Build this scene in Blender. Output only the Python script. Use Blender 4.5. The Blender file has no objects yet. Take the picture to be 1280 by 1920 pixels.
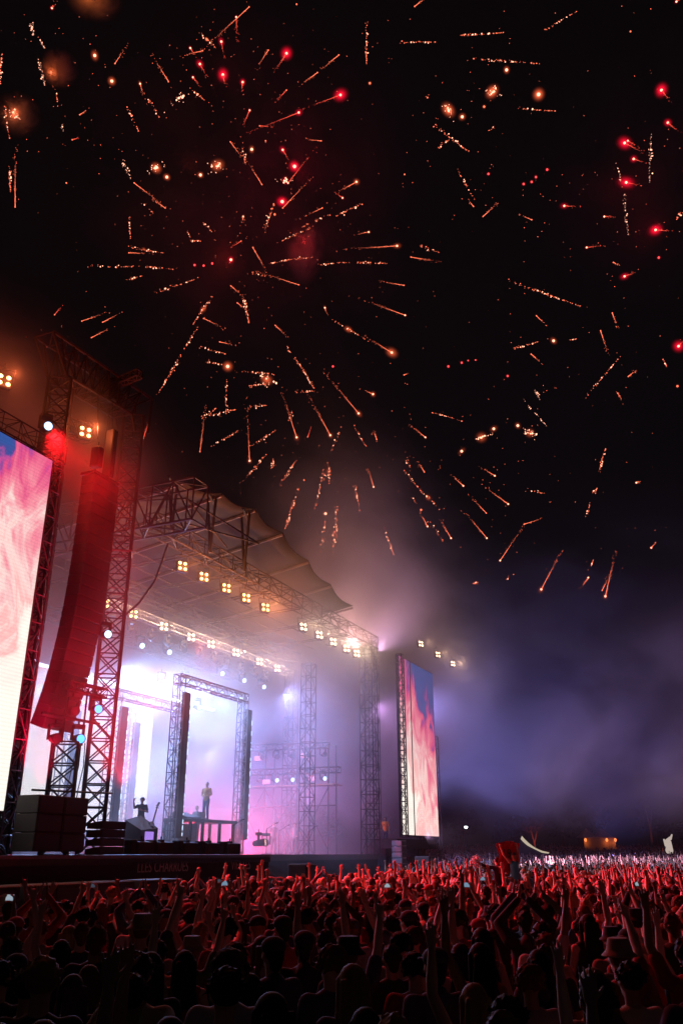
import bpy, bmesh, math, random
from math import sin, cos, tan, pi, radians, atan, sqrt, hypot
from mathutils import Vector, Matrix
import numpy as np
random.seed(7)
rnd = random.random
def U(a, b): return a + (b - a) * rnd()
SC = bpy.context.scene
COL = SC.collection

# ------------------------------------------------------------------ camera
FPX, HOR = 1590.0, 640.0
PITCH = atan(HOR / FPX)
CH = 2.4
cam_d = bpy.data.cameras.new('camera'); cam = bpy.data.objects.new('camera', cam_d); COL.objects.link(cam)
cam_d.sensor_fit = 'VERTICAL'; cam_d.sensor_height = 36.0; cam_d.lens = FPX / 1920 * 36.0
cam_d.clip_start = 0.05; cam_d.clip_end = 3000
cam.location = (0, 0, CH); cam.rotation_euler = (pi / 2 + PITCH, 0, 0)
SC.camera = cam

# ------------------------------------------------------------------ night sky, exposure
W = bpy.data.worlds.new('World'); SC.world = W; W.use_nodes = True
wn = W.node_tree.nodes; bg = wn['Background']
bg.inputs['Color'].default_value = (0.0021, 0.0016, 0.0019, 1); bg.inputs['Strength'].default_value = 1.0
vs = SC.view_settings; vs.view_transform = 'Standard'; vs.look = 'None'; vs.exposure = 0.0; vs.gamma = 1; vs.use_curve_mapping = False
cy = SC.cycles
cy.use_denoising = True; cy.denoiser = 'OPENIMAGEDENOISE'
cy.max_bounces = 3; cy.diffuse_bounces = 1; cy.glossy_bounces = 2; cy.volume_bounces = 0
cy.transparent_max_bounces = 12; cy.sample_clamp_indirect = 2.0; cy.sample_clamp_direct = 0
cy.use_adaptive_sampling = True; cy.adaptive_threshold = 0.015
cy.caustics_reflective = False; cy.caustics_refractive = False
cy.volume_step_rate = 1.0; cy.volume_max_steps = 96
SC.render.use_persistent_data = False

# ------------------------------------------------------------------ stage frame: s along the stage front, b towards the back, z up
ANG = atan(780 / (FPX / cos(PITCH)))
OX, OY = -10.5305, 28.0
UX, UY = sin(ANG), cos(ANG)
BX, BY = -cos(ANG), sin(ANG)
ROT = pi / 2 - ANG
def F(s, b, z=0): return Vector((OX + UX * s + BX * b, OY + UY * s + BY * b, z))
def ray(px, py):
    a = px - 640; c = 960 - py
    return Vector((a, FPX * cos(PITCH) - c * sin(PITCH), FPX * sin(PITCH) + c * cos(PITCH)))
def at(px, py, Y):                       # point of the sky seen at that pixel, Y metres ahead
    r = ray(px, py); return Vector((0, 0, CH)) + r * (Y / r.y)
def sb_of(p): return ((p.x - OX) * UX + (p.y - OY) * UY, (p.x - OX) * BX + (p.y - OY) * BY)
def ground_z(x, y):
    d = max(0.0, y - 38.0)
    return 0.000115 * d * d + 0.0

# ------------------------------------------------------------------ tagging
def tag(o, label=None, cat=None, group=None, kind=None):
    if label: o['label'] = label
    if cat: o['category'] = cat
    if group: o['group'] = group
    if kind: o['kind'] = kind
    return o
def empty(name, loc=(0, 0, 0), rz=0.0, label=None, cat=None, group=None):
    o = bpy.data.objects.new(name, None); COL.objects.link(o)
    o.location = loc; o.rotation_euler = (0, 0, rz); o.empty_display_size = 0.2
    return tag(o, label, cat, group)
def thing(name, label, cat, s, b, z, rz=0.0, group=None):      # an Empty in the stage frame
    return empty(name, F(s, b, z), ROT + rz, label, cat, group)
def children(o): return [c for c in COL.objects if c.parent is o] if False else list(o.children)
def copy_tree(o, parent=None):
    c = o.copy(); COL.objects.link(c)
    if parent is not None:
        c.parent = parent
    for ch in list(o.children): copy_tree(ch, c)
    return c

# ------------------------------------------------------------------ mesh builder
class MB:
    def __init__(self): self.v = []; self.f = []
    def add(self, vs, fs):
        n = len(self.v); self.v += [tuple(p) for p in vs]; self.f += [tuple(i + n for i in q) for q in fs]; return self
    def box(self, x0, x1, y0, y1, z0, z1, M=None):
        P = [Vector((x, y, z)) for z in (z0, z1) for x, y in ((x0, y0), (x1, y0), (x1, y1), (x0, y1))]
        if M is not None: P = [M @ p for p in P]
        return self.add(P, [(3, 2, 1, 0), (4, 5, 6, 7), (0, 1, 5, 4), (1, 2, 6, 5), (2, 3, 7, 6), (3, 0, 4, 7)])
    def bbox(self, x0, x1, y0, y1, z0, z1, c=0.02, M=None):     # box with chamfered edges
        P = []; q = []
        for z, k in ((z0, c), (z0 + c, 0), (z1 - c, 0), (z1, c)):
            P += [(x0 + k + (c if k == 0 else 0), y0 + k, z), (x1 - k - (c if k == 0 else 0), y0 + k, z), (x1 - k, y0 + k + (c if k == 0 else 0), z), (x1 - k, y1 - k - (c if k == 0 else 0), z),
                  (x1 - k - (c if k == 0 else 0), y1 - k, z), (x0 + k + (c if k == 0 else 0), y1 - k, z), (x0 + k, y1 - k - (c if k == 0 else 0), z), (x0 + k, y0 + k + (c if k == 0 else 0), z)]
        for r in range(3):
            for i in range(8): q.append((r * 8 + i, r * 8 + (i + 1) % 8, (r + 1) * 8 + (i + 1) % 8, (r + 1) * 8 + i))
        q += [tuple(range(7, -1, -1)), tuple(range(24, 32))]
        P = [Vector(p) for p in P]
        if M is not None: P = [M @ p for p in P]
        return self.add(P, q)
    def bar(self, a, b, r, r2=None, n=6, caps=True):
        a = Vector(a); b = Vector(b); r2 = r if r2 is None else r2
        d = b - a
        if d.length < 1e-6: return self
        d.normalize(); e = d.orthogonal().normalized(); g = d.cross(e)
        P = []
        for c, rr in ((a, r), (b, r2)):
            P += [c + (e * cos(2 * pi * i / n) + g * sin(2 * pi * i / n)) * rr for i in range(n)]
        q = [(i, (i + 1) % n, n + (i + 1) % n, n + i) for i in range(n)]
        if caps: q += [tuple(range(n - 1, -1, -1)), tuple(range(n, 2 * n))]
        return self.add(P, q)
    def tube(self, pts, r, n=6):
        for a, b in zip(pts[:-1], pts[1:]): self.bar(a, b, r, n=n)
        return self
    def cap(self, a, b, r0, r1, n=14, k=4, flat=1.0, ax=None):     # tapered capsule, closed; optional flattening along axis ax
        a = Vector(a); b = Vector(b); d = b - a; L = d.length
        if L < 1e-6: d = Vector((0, 0, 1)); L = 1e-6
        d.normalize()
        if ax is not None:
            g = Vector(ax) - d * d.dot(Vector(ax))
            g = g.normalized() if g.length > 1e-5 else d.orthogonal().normalized()
            e = d.cross(g)
        else:
            e = d.orthogonal().normalized(); g = d.cross(e)
        rings = []
        for i in range(1, k + 1):
            t = -pi / 2 + pi / 2 * i / k; rings.append((a + d * (sin(t) * r0), cos(t) * r0))
        for i in range(0, k):
            t = pi / 2 * i / k; rings.append((b + d * (sin(t) * r1), cos(t) * r1))
        P = [a - d * r0]
        for c, rr in rings: P += [c + (e * cos(2 * pi * i / n) + g * (sin(2 * pi * i / n) * flat)) * rr for i in range(n)]
        P.append(b + d * r1)
        q = [(0, 1 + (i + 1) % n, 1 + i) for i in range(n)]
        for j in range(len(rings) - 1):
            o = 1 + j * n
            q += [(o + i, o + (i + 1) % n, o + n + (i + 1) % n, o + n + i) for i in range(n)]
        o = 1 + (len(rings) - 1) * n; t = len(P) - 1
        q += [(o + i, o + (i + 1) % n, t) for i in range(n)]
        return self.add(P, q)
    def ball(self, c, rx, ry=None, rz=None, n=14, k=8, M=None):
        ry = rx if ry is None else ry; rz = rx if rz is None else rz
        c = Vector(c); P = [Vector((0, 0, -rz))]
        for j in range(1, k):
            t = -pi / 2 + pi * j / k
            P += [Vector((rx * cos(t) * cos(2 * pi * i / n), ry * cos(t) * sin(2 * pi * i / n), rz * sin(t))) for i in range(n)]
        P.append(Vector((0, 0, rz)))
        if M is not None: P = [M @ p for p in P]
        P = [p + c for p in P]
        q = [(0, 1 + (i + 1) % n, 1 + i) for i in range(n)]
        for j in range(k - 2):
            o = 1 + j * n; q += [(o + i, o + (i + 1) % n, o + n + (i + 1) % n, o + n + i) for i in range(n)]
        o = 1 + (k - 2) * n; t = len(P) - 1
        q += [(o + i, o + (i + 1) % n, t) for i in range(n)]
        return self.add(P, q)
    def mesh(self, name, mat=None, smooth=False):
        m = bpy.data.meshes.new(name); m.from_pydata(self.v, [], self.f)
        if mat is not None: m.materials.append(mat)
        if smooth: m.polygons.foreach_set('use_smooth', [True] * len(m.polygons))
        m.update(); return m
    def build(self, name, mat=None, parent=None, loc=None, rz=None, smooth=False):
        o = bpy.data.objects.new(name, self.mesh(name, mat, smooth)); COL.objects.link(o)
        if parent is not None: o.parent = parent
        if loc is not None: o.location = loc
        if rz is not None: o.rotation_euler = (0, 0, rz)
        return o
    def at_stage(self, name, mat, s=0, b=0, z=0, smooth=False):
        return self.build(name, mat, None, F(s, b, z), ROT, smooth)

def truss(m, a, b, w, h=None, step=None, rc=0.03, rb=0.018, cross=False, side=None, n=5, taper=None):
    """box truss from a to b: four chords, ladder frames and diagonals on each face"""
    a = Vector(a); b = Vector(b); d = b - a; L = d.length; d.normalize(); h = w if h is None else h
    up = Vector((0, 0, 1)) if abs(d.z) < 0.9 else Vector((0, 1, 0))
    if side is None: side = d.cross(up).normalized()
    else: side = Vector(side)
    up = side.cross(d).normalized()
    step = step or w; N = max(1, round(L / step))
    cs = [(-.5, -.5), (.5, -.5), (.5, .5), (-.5, .5)]
    def P(k, i): x, y = cs[i % 4]; return a + d * (L * k / N) + side * (x * w) + up * (y * h)
    for i in range(4): m.bar(P(0, i), P(N, i), rc, n=n + 1)
    for k in range(N + 1):
        for i in range(4): m.bar(P(k, i), P(k, i + 1), rb, n=n, caps=False)
    for k in range(N):
        for i in range(4):
            if cross or (k + i) % 2 == 0: m.bar(P(k, i), P(k + 1, i + 1), rb, n=n, caps=False)
            if cross or (k + i) % 2 == 1: m.bar(P(k, i + 1), P(k + 1, i), rb, n=n, caps=False)
    return m

# ------------------------------------------------------------------ materials
def new_mat(name):
    m = bpy.data.materials.new(name); m.use_nodes = True; return m
def pbr(name, col, rough=0.6, metal=0.0, noise=0.25, scale=6.0, spec=0.4, bump=0.0):
    m = new_mat(name); nt = m.node_tree; B = nt.nodes['Principled BSDF']
    tc = nt.nodes.new('ShaderNodeTexCoord'); nz = nt.nodes.new('ShaderNodeTexNoise'); nz.inputs['Scale'].default_value = scale; nz.inputs['Detail'].default_value = 5
    nt.links.new(tc.outputs['Object'], nz.inputs['Vector'])
    mx = nt.nodes.new('ShaderNodeMix'); mx.data_type = 'RGBA'
    mx.inputs[6].default_value = (*[c * (1 - noise) for c in col], 1); mx.inputs[7].default_value = (*[min(1, c * (1 + noise)) for c in col], 1)
    nt.links.new(nz.outputs['Fac'], mx.inputs[0]); nt.links.new(mx.outputs[2], B.inputs['Base Color'])
    mr = nt.nodes.new('ShaderNodeMapRange'); mr.inputs[3].default_value = max(0.05, rough - .12); mr.inputs[4].default_value = min(1, rough + .12)
    nt.links.new(nz.outputs['Fac'], mr.inputs[0]); nt.links.new(mr.outputs[0], B.inputs['Roughness'])
    B.inputs['Metallic'].default_value = metal; B.inputs['Specular IOR Level'].default_value = spec
    if bump:
        bp = nt.nodes.new('ShaderNodeBump'); bp.inputs['Strength'].default_value = bump; bp.inputs['Distance'].default_value = .02
        nt.links.new(nz.outputs['Fac'], bp.inputs['Height']); nt.links.new(bp.outputs[0], B.inputs['Normal'])
    return m
def emis(name, col, strength, sample=False):
    m = new_mat(name); nt = m.node_tree; nt.nodes.clear()
    o = nt.nodes.new('ShaderNodeOutputMaterial'); e = nt.nodes.new('ShaderNodeEmission')
    e.inputs[0].default_value = (*col, 1); e.inputs[1].default_value = strength
    nt.links.new(e.outputs[0], o.inputs[0])
    m.cycles.emission_sampling = 'AUTO' if sample else 'NONE'
    return m
M = {}
M['alu'] = pbr('aluminium', (0.20, 0.20, 0.21), 0.5, 0.6, 0.2, 9)
M['black_steel'] = pbr('black_steel', (0.016, 0.015, 0.016), 0.6, 0.0, 0.4, 7, .25)
M['black_cab'] = pbr('black_cabinet_paint', (0.045, 0.042, 0.044), 0.8, 0, 0.4, 12, bump=.2)
M['grille'] = pbr('speaker_grille', (0.045, 0.045, 0.045), 0.45, .4, 0.5, 90, bump=.6)
M['drape'] = pbr('black_drape', (0.016, 0.015, 0.016), 0.9, 0, 0.4, 4)
M['deck'] = pbr('stage_deck_ply', (0.05, 0.047, 0.045), 0.45, 0, 0.4, 3)
M['fascia'] = pbr('stage_fascia_cloth', (0.03, 0.028, 0.03), 0.8, 0, 0.4, 2)
M['letters'] = pbr('grey_lettering', (0.6, 0.6, 0.6), 0.7, 0, 0.35, 8)
M['roofskin'] = pbr('roof_membrane', (0.014, 0.011, 0.012), 0.8, 0, 0.3, .6)
M['plastic'] = pbr('matt_plastic', (0.04, 0.04, 0.042), 0.5, 0, 0.3, 20)
M['grass'] = pbr('trampled_grass', (0.05, 0.052, 0.03), 0.95, 0, 0.6, 1.2, bump=.6)
M['glass'] = pbr('lamp_lens', (0.04, 0.04, 0.045), 0.15, 0, 0.1, 10)
M['tent'] = pbr('white_tent_canvas', (0.72, 0.7, 0.62), 0.8, 0, 0.12, 2)
M['wood'] = pbr('planks', (0.22, 0.17, 0.11), 0.8, 0, 0.35, 5)

# ------------------------------------------------------------------ smoke and haze
def vol_mat(name, build):
    m = new_mat(name); nt = m.node_tree; nt.nodes.clear()
    o = nt.nodes.new('ShaderNodeOutputMaterial'); v = nt.nodes.new('ShaderNodeVolumePrincipled')
    nt.links.new(v.outputs[0], o.inputs['Volume']); build(nt, v); m.cycles.volume_sampling = 'MULTIPLE_IMPORTANCE'
    return m
def haze_b(nt, v):
    v.inputs['Color'].default_value = (0.9, 0.88, 0.9, 1); v.inputs['Density'].default_value = 0.00015; v.inputs['Anisotropy'].default_value = 0.0
hz = MB().box(-230, 330, -40, 712, -1.2, 150).build('haze', vol_mat('haze_air', haze_b)); tag(hz, kind='stuff')

def smoke_b(dens, scale, lo, hi, fades, stretch=(1, 1, 1), noff=(0, 0, 0), aniso=0.0):
    def b(nt, v):
        N = nt.nodes.new; L = nt.links.new
        v.inputs['Color'].default_value = (0.9, 0.9, 0.92, 1); v.inputs['Anisotropy'].default_value = aniso
        tc = N('ShaderNodeTexCoord'); sx = N('ShaderNodeSeparateXYZ'); L(tc.outputs['Object'], sx.inputs[0])
        mp = N('ShaderNodeMapping'); mp.inputs['Scale'].default_value = stretch; mp.inputs['Location'].default_value = noff; L(tc.outputs['Object'], mp.inputs[0])
        nz = N('ShaderNodeTexNoise'); nz.inputs['Scale'].default_value = scale; nz.inputs['Detail'].default_value = 3.5; nz.inputs['Roughness'].default_value = .6; nz.inputs['Distortion'].default_value = .7
        L(mp.outputs[0], nz.inputs['Vector'])
        mr = N('ShaderNodeMapRange'); mr.interpolation_type = 'SMOOTHSTEP'; mr.inputs[1].default_value = lo; mr.inputs[2].default_value = hi; mr.inputs[3].default_value = .1; mr.inputs[4].default_value = 1.0
        L(nz.outputs['Fac'], mr.inputs[0]); cur = mr.outputs[0]
        for ax, a, c in fades:                                 # density goes 0 at a, full at c
            r = N('ShaderNodeMapRange'); r.interpolation_type = 'SMOOTHSTEP'; r.inputs[1].default_value = a; r.inputs[2].default_value = c
            L(sx.outputs[ax], r.inputs[0]); k = N('ShaderNodeMath'); k.operation = 'MULTIPLY'; L(cur, k.inputs[0]); L(r.outputs[0], k.inputs[1]); cur = k.outputs[0]
        k = N('ShaderNodeMath'); k.operation = 'MULTIPLY'; L(cur, k.inputs[0]); k.inputs[1].default_value = dens; L(k.outputs[0], v.inputs['Density'])
    return b
SMK = vol_mat('stage_smoke', smoke_b(0.095, .12, .34, .70, [('X', 3, 10), ('X', 47, 36), ('Y', -1.5, 3), ('Y', 31, 20), ('Z', 16.5, 9)], (1, 1, 1.5)))
sm = MB().box(3, 47, -1.5, 31, 0.4, 32).build('stage_smoke', SMK, None, F(0, 0, 0), ROT); tag(sm, kind='stuff')
DRF = vol_mat('drifting_smoke', smoke_b(0.05, .07, .44, .62, [('X', 43, 60), ('X', 140, 72), ('Y', -34, -14), ('Y', 28, 12), ('Z', 36, 10), ('Z', 3, 10)], (1, 1, 1.4), (3, 5, 1)))
sm = MB().box(43, 150, -34, 28, 3.2, 38).build('drifting_smoke', DRF, None, F(0, 0, 0), ROT); tag(sm, kind='stuff')
UPS = vol_mat('upper_smoke', smoke_b(0.10, .11, .38, .66, [('X', 12, 27), ('X', 74, 42), ('Y', -5, 0), ('Y', 9, 2), ('Z', 5, 15), ('Z', 34, 17)], (1, 1, 1.3), (1, 8, 4)))
sm = MB().box(12, 74, -5, 9, 5, 35).build('upper_smoke', UPS, None, F(0, 0, 0), ROT); tag(sm, kind='stuff')
RED = vol_mat('tower_front_smoke', smoke_b(0.03, .22, .30, .70, [('X', -.6, 1.0), ('X', 8, 5), ('Y', -4.5, -2), ('Y', 2, .4), ('Z', 3, 6), ('Z', 19, 14)], (1, 1, .7), (2, 6, 3)))
sm = MB().box(-.6, 8, -4.5, 2, 3, 19).build('tower_front_smoke', RED, None, F(0, 0, 0), ROT); tag(sm, kind='stuff')
TWR = vol_mat('tower_smoke', smoke_b(0.08, .2, .30, .70, [('X', -13, -4), ('X', 9, 4), ('Y', -.6, .8), ('Y', 14, 7), ('Z', 3, 12), ('Z', 23, 17)], (1, 1, 1.3), (7, 1, 2)))
sm = MB().box(-13, 9, -.6, 14, 3, 27).build('tower_smoke', TWR, None, F(0, 0, 0), ROT); tag(sm, kind='stuff')

# ------------------------------------------------------------------ lamps
def light(name, kind, s, b, z, col, watt, parent=None, to=None, rad=.08, ang=120, blend=.8, local=None):
    d = bpy.data.lights.new(name, kind); d.color = col; d.energy = watt; d.shadow_soft_size = rad
    if kind == 'SPOT': d.spot_size = radians(ang); d.spot_blend = blend
    o = bpy.data.objects.new(name, d); COL.objects.link(o)
    o.location = F(s, b, z)
    if to is not None: o.rotation_euler = (Vector(to) - F(s, b, z)).to_track_quat('-Z', 'Y').to_euler()
    if parent is not None:
        bpy.context.view_layer.update(); o.parent = parent; o.matrix_parent_inverse = parent.matrix_world.inverted()
    return o
WARM = (1.0, .50, .22)
M['bulb'] = emis('hot_filament', (1.0, .46, .16), 7.0)
M['bulb_cool'] = emis('hot_filament_in_smoke', (1.0, .62, .36), 8.0)
M['led_white'] = emis('moving_head_lens_lit', (.50, .72, 1.0), 2.4)
M['led_cyan'] = emis('moving_head_lens_cyan', (.06, .40, 1.0), 2.6)
CEN = Vector((4, 14, 1.5))
def blinder(s, b, z, label, group, watt=900, col=WARM, cool=False, sc=1.0, aim=None):
    t = thing('blinder_lamp', label, 'stage light', s, b, z, group=group)
    k = MB(); w = .27 * sc
    k.bbox(-w, w, -.02, .18, -w, w, .03); k.bar((-w - .05, .05, 0), (-w - .05, .05, w + .28), .018); k.bar((w + .05, .05, 0), (w + .05, .05, w + .28), .018)
    k.bar((-w - .05, .05, w + .28), (w + .05, .05, w + .28), .018); k.bar((0, .05, w + .28), (0, .05, w + .5), .03)
    k.build('housing', M['black_steel'], t)
    for x in (-1, 1):
        for zz in (-1, 1):
            MB().ball((x * .135 * sc, -.05, zz * .135 * sc), .078 * sc, .05, .078 * sc, n=12, k=8).build('bulb', M['bulb_cool' if cool else 'bulb'], t, smooth=True)
    t.rotation_euler = (radians(-8), 0, ROT - .5)
    light('blinder_light', 'POINT', s - .2, b - .75, z, col, watt, t, None, .06)
    return t
ords = ['first', 'second', 'third', 'fourth', 'fifth', 'sixth', 'seventh', 'eighth', 'ninth', 'tenth']
near = [9.84, 11.64, 13.68, 15.62, 17.66]
for i, s in enumerate(near): blinder(s, 1, 14.73, 'orange four-bulb blinder, %s from left in the row of five under the roof' % ords[i], 'orange blinders in the row of five', 420, (1, .26, .07))
for i, s in enumerate([22.19, 24.34, 26.33, 28.37, 30.01]): blinder(s, 1, 14.70, 'warm four-bulb blinder in smoke, %s from left in the far row' % ords[i], 'warm blinders in the far row', 120, (1, .66, .42), True)
for i, s in enumerate([43.02, 47.35, 51.55]): blinder(s, 1, 18.1, 'four-bulb blinder, %s of three high above the far screen' % ords[i], 'blinders above the far screen', 170, (1, .58, .35), True)
for i, (s, z) in enumerate([(10.67, 13.74), (12.9, 13.75), (15.54, 13.71), (18.14, 13.7), (20.18, 13.73), (22.98, 13.8), (25.89, 13.8), (28.25, 13.8)]):
    blinder(s, 6, z, 'four-bulb blinder glowing in smoke, %s from left in the inner row' % ords[i], 'blinders of the inner stage row', 200, (1, .62, .36), i > 1)

# moving head lamps: a yoke, a head and its lens
def moving_head(s, b, z, label, group, lens='led_white', yaw=0.0, tilt=.4, sc=1.0, watt=0, col=(.6, .75, 1), up=1, far=False):
    t = thing('moving_head_lamp', label, 'stage light', s, b, z, yaw - .45, group=group)
    k = MB(); k.bbox(-.2 * sc, .2 * sc, -.16 * sc, .16 * sc, .34 * sc, .48 * sc, .02)
    for x in (-.2, .2): k.box(x * sc - .03, x * sc + .03, -.06, .06, -.06, .36 * sc)
    k.bar((0, 0, .48 * sc), (0, 0, .62 * sc), .03); k.build('yoke', M['black_steel'], t)
    R = Matrix.Rotation(tilt, 4, 'X')
    h = MB(); h.cap(R @ Vector((0, .16 * sc, 0)), R @ Vector((0, -.14 * sc, 0)), .13 * sc, .165 * sc, 14, 4)
    h.build('head', M['black_cab'], t, smooth=True)
    l = MB(); l.bar(R @ Vector((0, -.22 * sc, 0)), R @ Vector((0, -.325 * sc, 0)), .17 * sc, .175 * sc, 18); h2 = l.build('lens_rim', M['black_steel'], t)
    l = MB(); l.bar(R @ Vector((0, -.30 * sc, 0)), R @ Vector((0, -.335 * sc, 0)), .155 * sc, .14 * sc, 18); l.build('lens', M[lens], t)
    if watt: light('moving_head_light', 'SPOT', s, b - .45, z - .1, col, watt, t, F(s - 8, b - 20, 2), .12, 150, .7)
    return t

# ------------------------------------------------------------------ big video screens
def led_mat(name, H, Wd, k0, kx, seed, gain=1.0, cloud=.22, ztop=1.0):
    m = new_mat(name); nt = m.node_tree; nt.nodes.clear(); N = nt.nodes.new; L = nt.links.new
    o = N('ShaderNodeOutputMaterial'); e = N('ShaderNodeEmission'); L(e.outputs[0], o.inputs[0])
    tc = N('ShaderNodeTexCoord'); sx = N('ShaderNodeSeparateXYZ'); L(tc.outputs['Object'], sx.inputs[0])
    mp = N('ShaderNodeMapping'); mp.inputs['Location'].default_value = (seed, seed * .7, 0); mp.inputs['Scale'].default_value = (.55, 1, .30); mp.inputs['Rotation'].default_value = (0, .35, 0)
    L(tc.outputs['Object'], mp.inputs[0])
    nz = N('ShaderNodeTexNoise'); nz.inputs['Scale'].default_value = 1.0; nz.inputs['Detail'].default_value = 6; nz.inputs['Roughness'].default_value = .6; nz.inputs['Distortion'].default_value = 1.1
    L(mp.outputs[0], nz.inputs['Vector'])
    def mth(op, a, b):
        k = N('ShaderNodeMath'); k.operation = op
        for i, q in enumerate((a, b)):
            if isinstance(q, (int, float)): k.inputs[i].default_value = q
            else: L(q, k.inputs[i])
        return k.outputs[0]
    zz = mth('MULTIPLY', sx.outputs['Z'], 1 / H); zq = mth('MULTIPLY', zz, mth('ADD', mth('MULTIPLY', zz, .7), .25))
    t = mth('ADD', mth('MULTIPLY', zq, ztop), mth('ADD', mth('MULTIPLY', sx.outputs['X'], kx), k0))
    t = mth('ADD', t, mth('MULTIPLY', mth('SUBTRACT', nz.outputs['Fac'], .5), cloud * 4))
    cr = N('ShaderNodeValToRGB'); el = cr.color_ramp.elements
    stops = [(0, (1, .93, .84)), (.16, (1, .84, .76)), (.30, (1, .48, .47)), (.40, (1, .72, .68)), (.54, (1, .36, .42)), (.66, (1, .22, .34)), (.80, (.90, .10, .28)), (.87, (.55, .09, .38)), (.93, (.07, .09, .36)), (1, (.04, .11, .40))]
    el[0].position = 0; el[0].color = (*stops[0][1], 1); el[1].position = 1; el[1].color = (*stops[-1][1], 1)
    for p_, c in stops[1:-1]: q = el.new(p_); q.color = (*c, 1)
    L(mth('MULTIPLY', t, 1.0), cr.inputs[0]); L(cr.outputs[0], e.inputs[0])
    g = N('ShaderNodeMapRange'); g.inputs[1].default_value = .2; g.inputs[2].default_value = .78; g.inputs[3].default_value = 1.12 * gain; g.inputs[4].default_value = .9 * gain; L(t, g.inputs[0])
    rowm = mth('GREATER_THAN', mth('FRACT', mth('MULTIPLY', sx.outputs['Z'], 8.0), 0), .45)
    seam = mth('GREATER_THAN', mth('FRACT', mth('MULTIPLY', sx.outputs['X'], 2.0), 0), .03)
    L(mth('MULTIPLY', mth('ADD', mth('MULTIPLY', rowm, .07), .93), mth('MULTIPLY', g.outputs[0], mth('ADD', mth('MULTIPLY', seam, .06), .94))), e.inputs[1])
    m.cycles.emission_sampling = 'FRONT'
    return m
M['red_alu'] = M['alu']
def screen(name, label, s0, s1, z0, z1, b, mat, th=.14):
    t = thing(name, label, 'video screen', s0, b, 0)
    w = s1 - s0; H = z1 - z0
    p = MB(); p.add([(0, 0, z0), (w, 0, z0), (w, 0, z1), (0, 0, z1)], [(0, 1, 2, 3)])
    pan = p.build('screen_panel', mat, t)
    for v in pan.data.vertices: v.co.z -= z0
    pan.location = (0, -.012, z0)
    c = MB(); c.box(-.03, w + .03, 0, th, z0 - .05, z1 + .05)
    c.build('screen_cabinets', M['black_steel'], t)
    return t
t = screen('video_screen', 'huge bright pink and white video screen cut by the left edge of the picture', -7.8, 0, 3.63, 15.68, 0, led_mat('screen_image_near', 12.05, 7.8, .26, -.05, 3.1, 1.0, .36, 1))
k = MB(); truss(k, (7.8 + .42, .55, 0), (7.8 + .42, .55, 15.6), .55, .9, .95, .035, .02); k.build('side_truss', M['alu'], t)
k = MB(); truss(k, (0, .6, 16.3), (8.7, .6, 16.3), .7, .7, .8, .03, .018); k.build('top_truss', M['black_steel'], t)
t = screen('video_screen', 'tall narrow video screen with pink clouds under a blue corner, beyond the stage', 35, 42.7, 3.55, 15.5, 0, led_mat('screen_image_far', 11.95, 7.7, -.08, .068, 9.4, 1.0, .34, 1))
k = MB(); truss(k, (-.18, -.25, 3.4), (-.18, -.25, 15.5), .42, .42, .55, .04, .024, cross=False); k.build('front_truss', M['black_steel'], t)
k = MB(); k.tube([(1.75, -.3, 3.5), (1.7, -.3, 9), (1.72, -.3, 15.4)], .035); k.build('cable', M['black_steel'], t)
k = MB(); truss(k, (8.25, .4, .1), (8.25, .4, 10.8), .7, .7, .9, .035, .02); k.build('side_truss', M['alu'], t)
k = MB(); k.box(.0, 7.9, .3, 2.2, 2.7, 3.3); k.box(1.2, 6.5, .0, 1.6, .4, 2.2); truss(k, (0, 2, 0), (0, 2, 15), .8); truss(k, (7.9, 2, 0), (7.9, 2, 15), .8); k.build('support_frame', M['black_steel'], t)

# inner stage screens (upstage)
t = screen('upstage_screen', 'blazing white and pink video wall glowing at the back of the stage', 8, 26.0, 3.6, 12.3, 14, led_mat('screen_image_back', 8.7, 18, -.22, -.002, 5.5, .85, .22, .75))

# ------------------------------------------------------------------ ground
ORDS = ['first', 'second', 'third', 'fourth', 'fifth', 'sixth', 'seventh', 'eighth', 'ninth', 'tenth', 'eleventh', 'twelfth', 'thirteenth', 'fourteenth', 'fifteenth', 'sixteenth', 'seventeenth', 'eighteenth', 'nineteenth', 'twentieth', 'twenty-first', 'twenty-second']
g = MB(); nx, ny = 60, 90; xs = np.linspace(-220, 320, nx); ys = np.concatenate([np.linspace(-30, 120, ny - 30), np.linspace(128, 700, 30)])
for y in ys:
    for x in xs: g.v.append((x, y, ground_z(x, min(y, 170)) - .0))
for j in range(len(ys) - 1):
    for i in range(nx - 1): a = j * nx + i; g.f.append((a, a + 1, a + 1 + nx, a + nx))
tag(g.build('ground', M['grass']), kind='structure')

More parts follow.
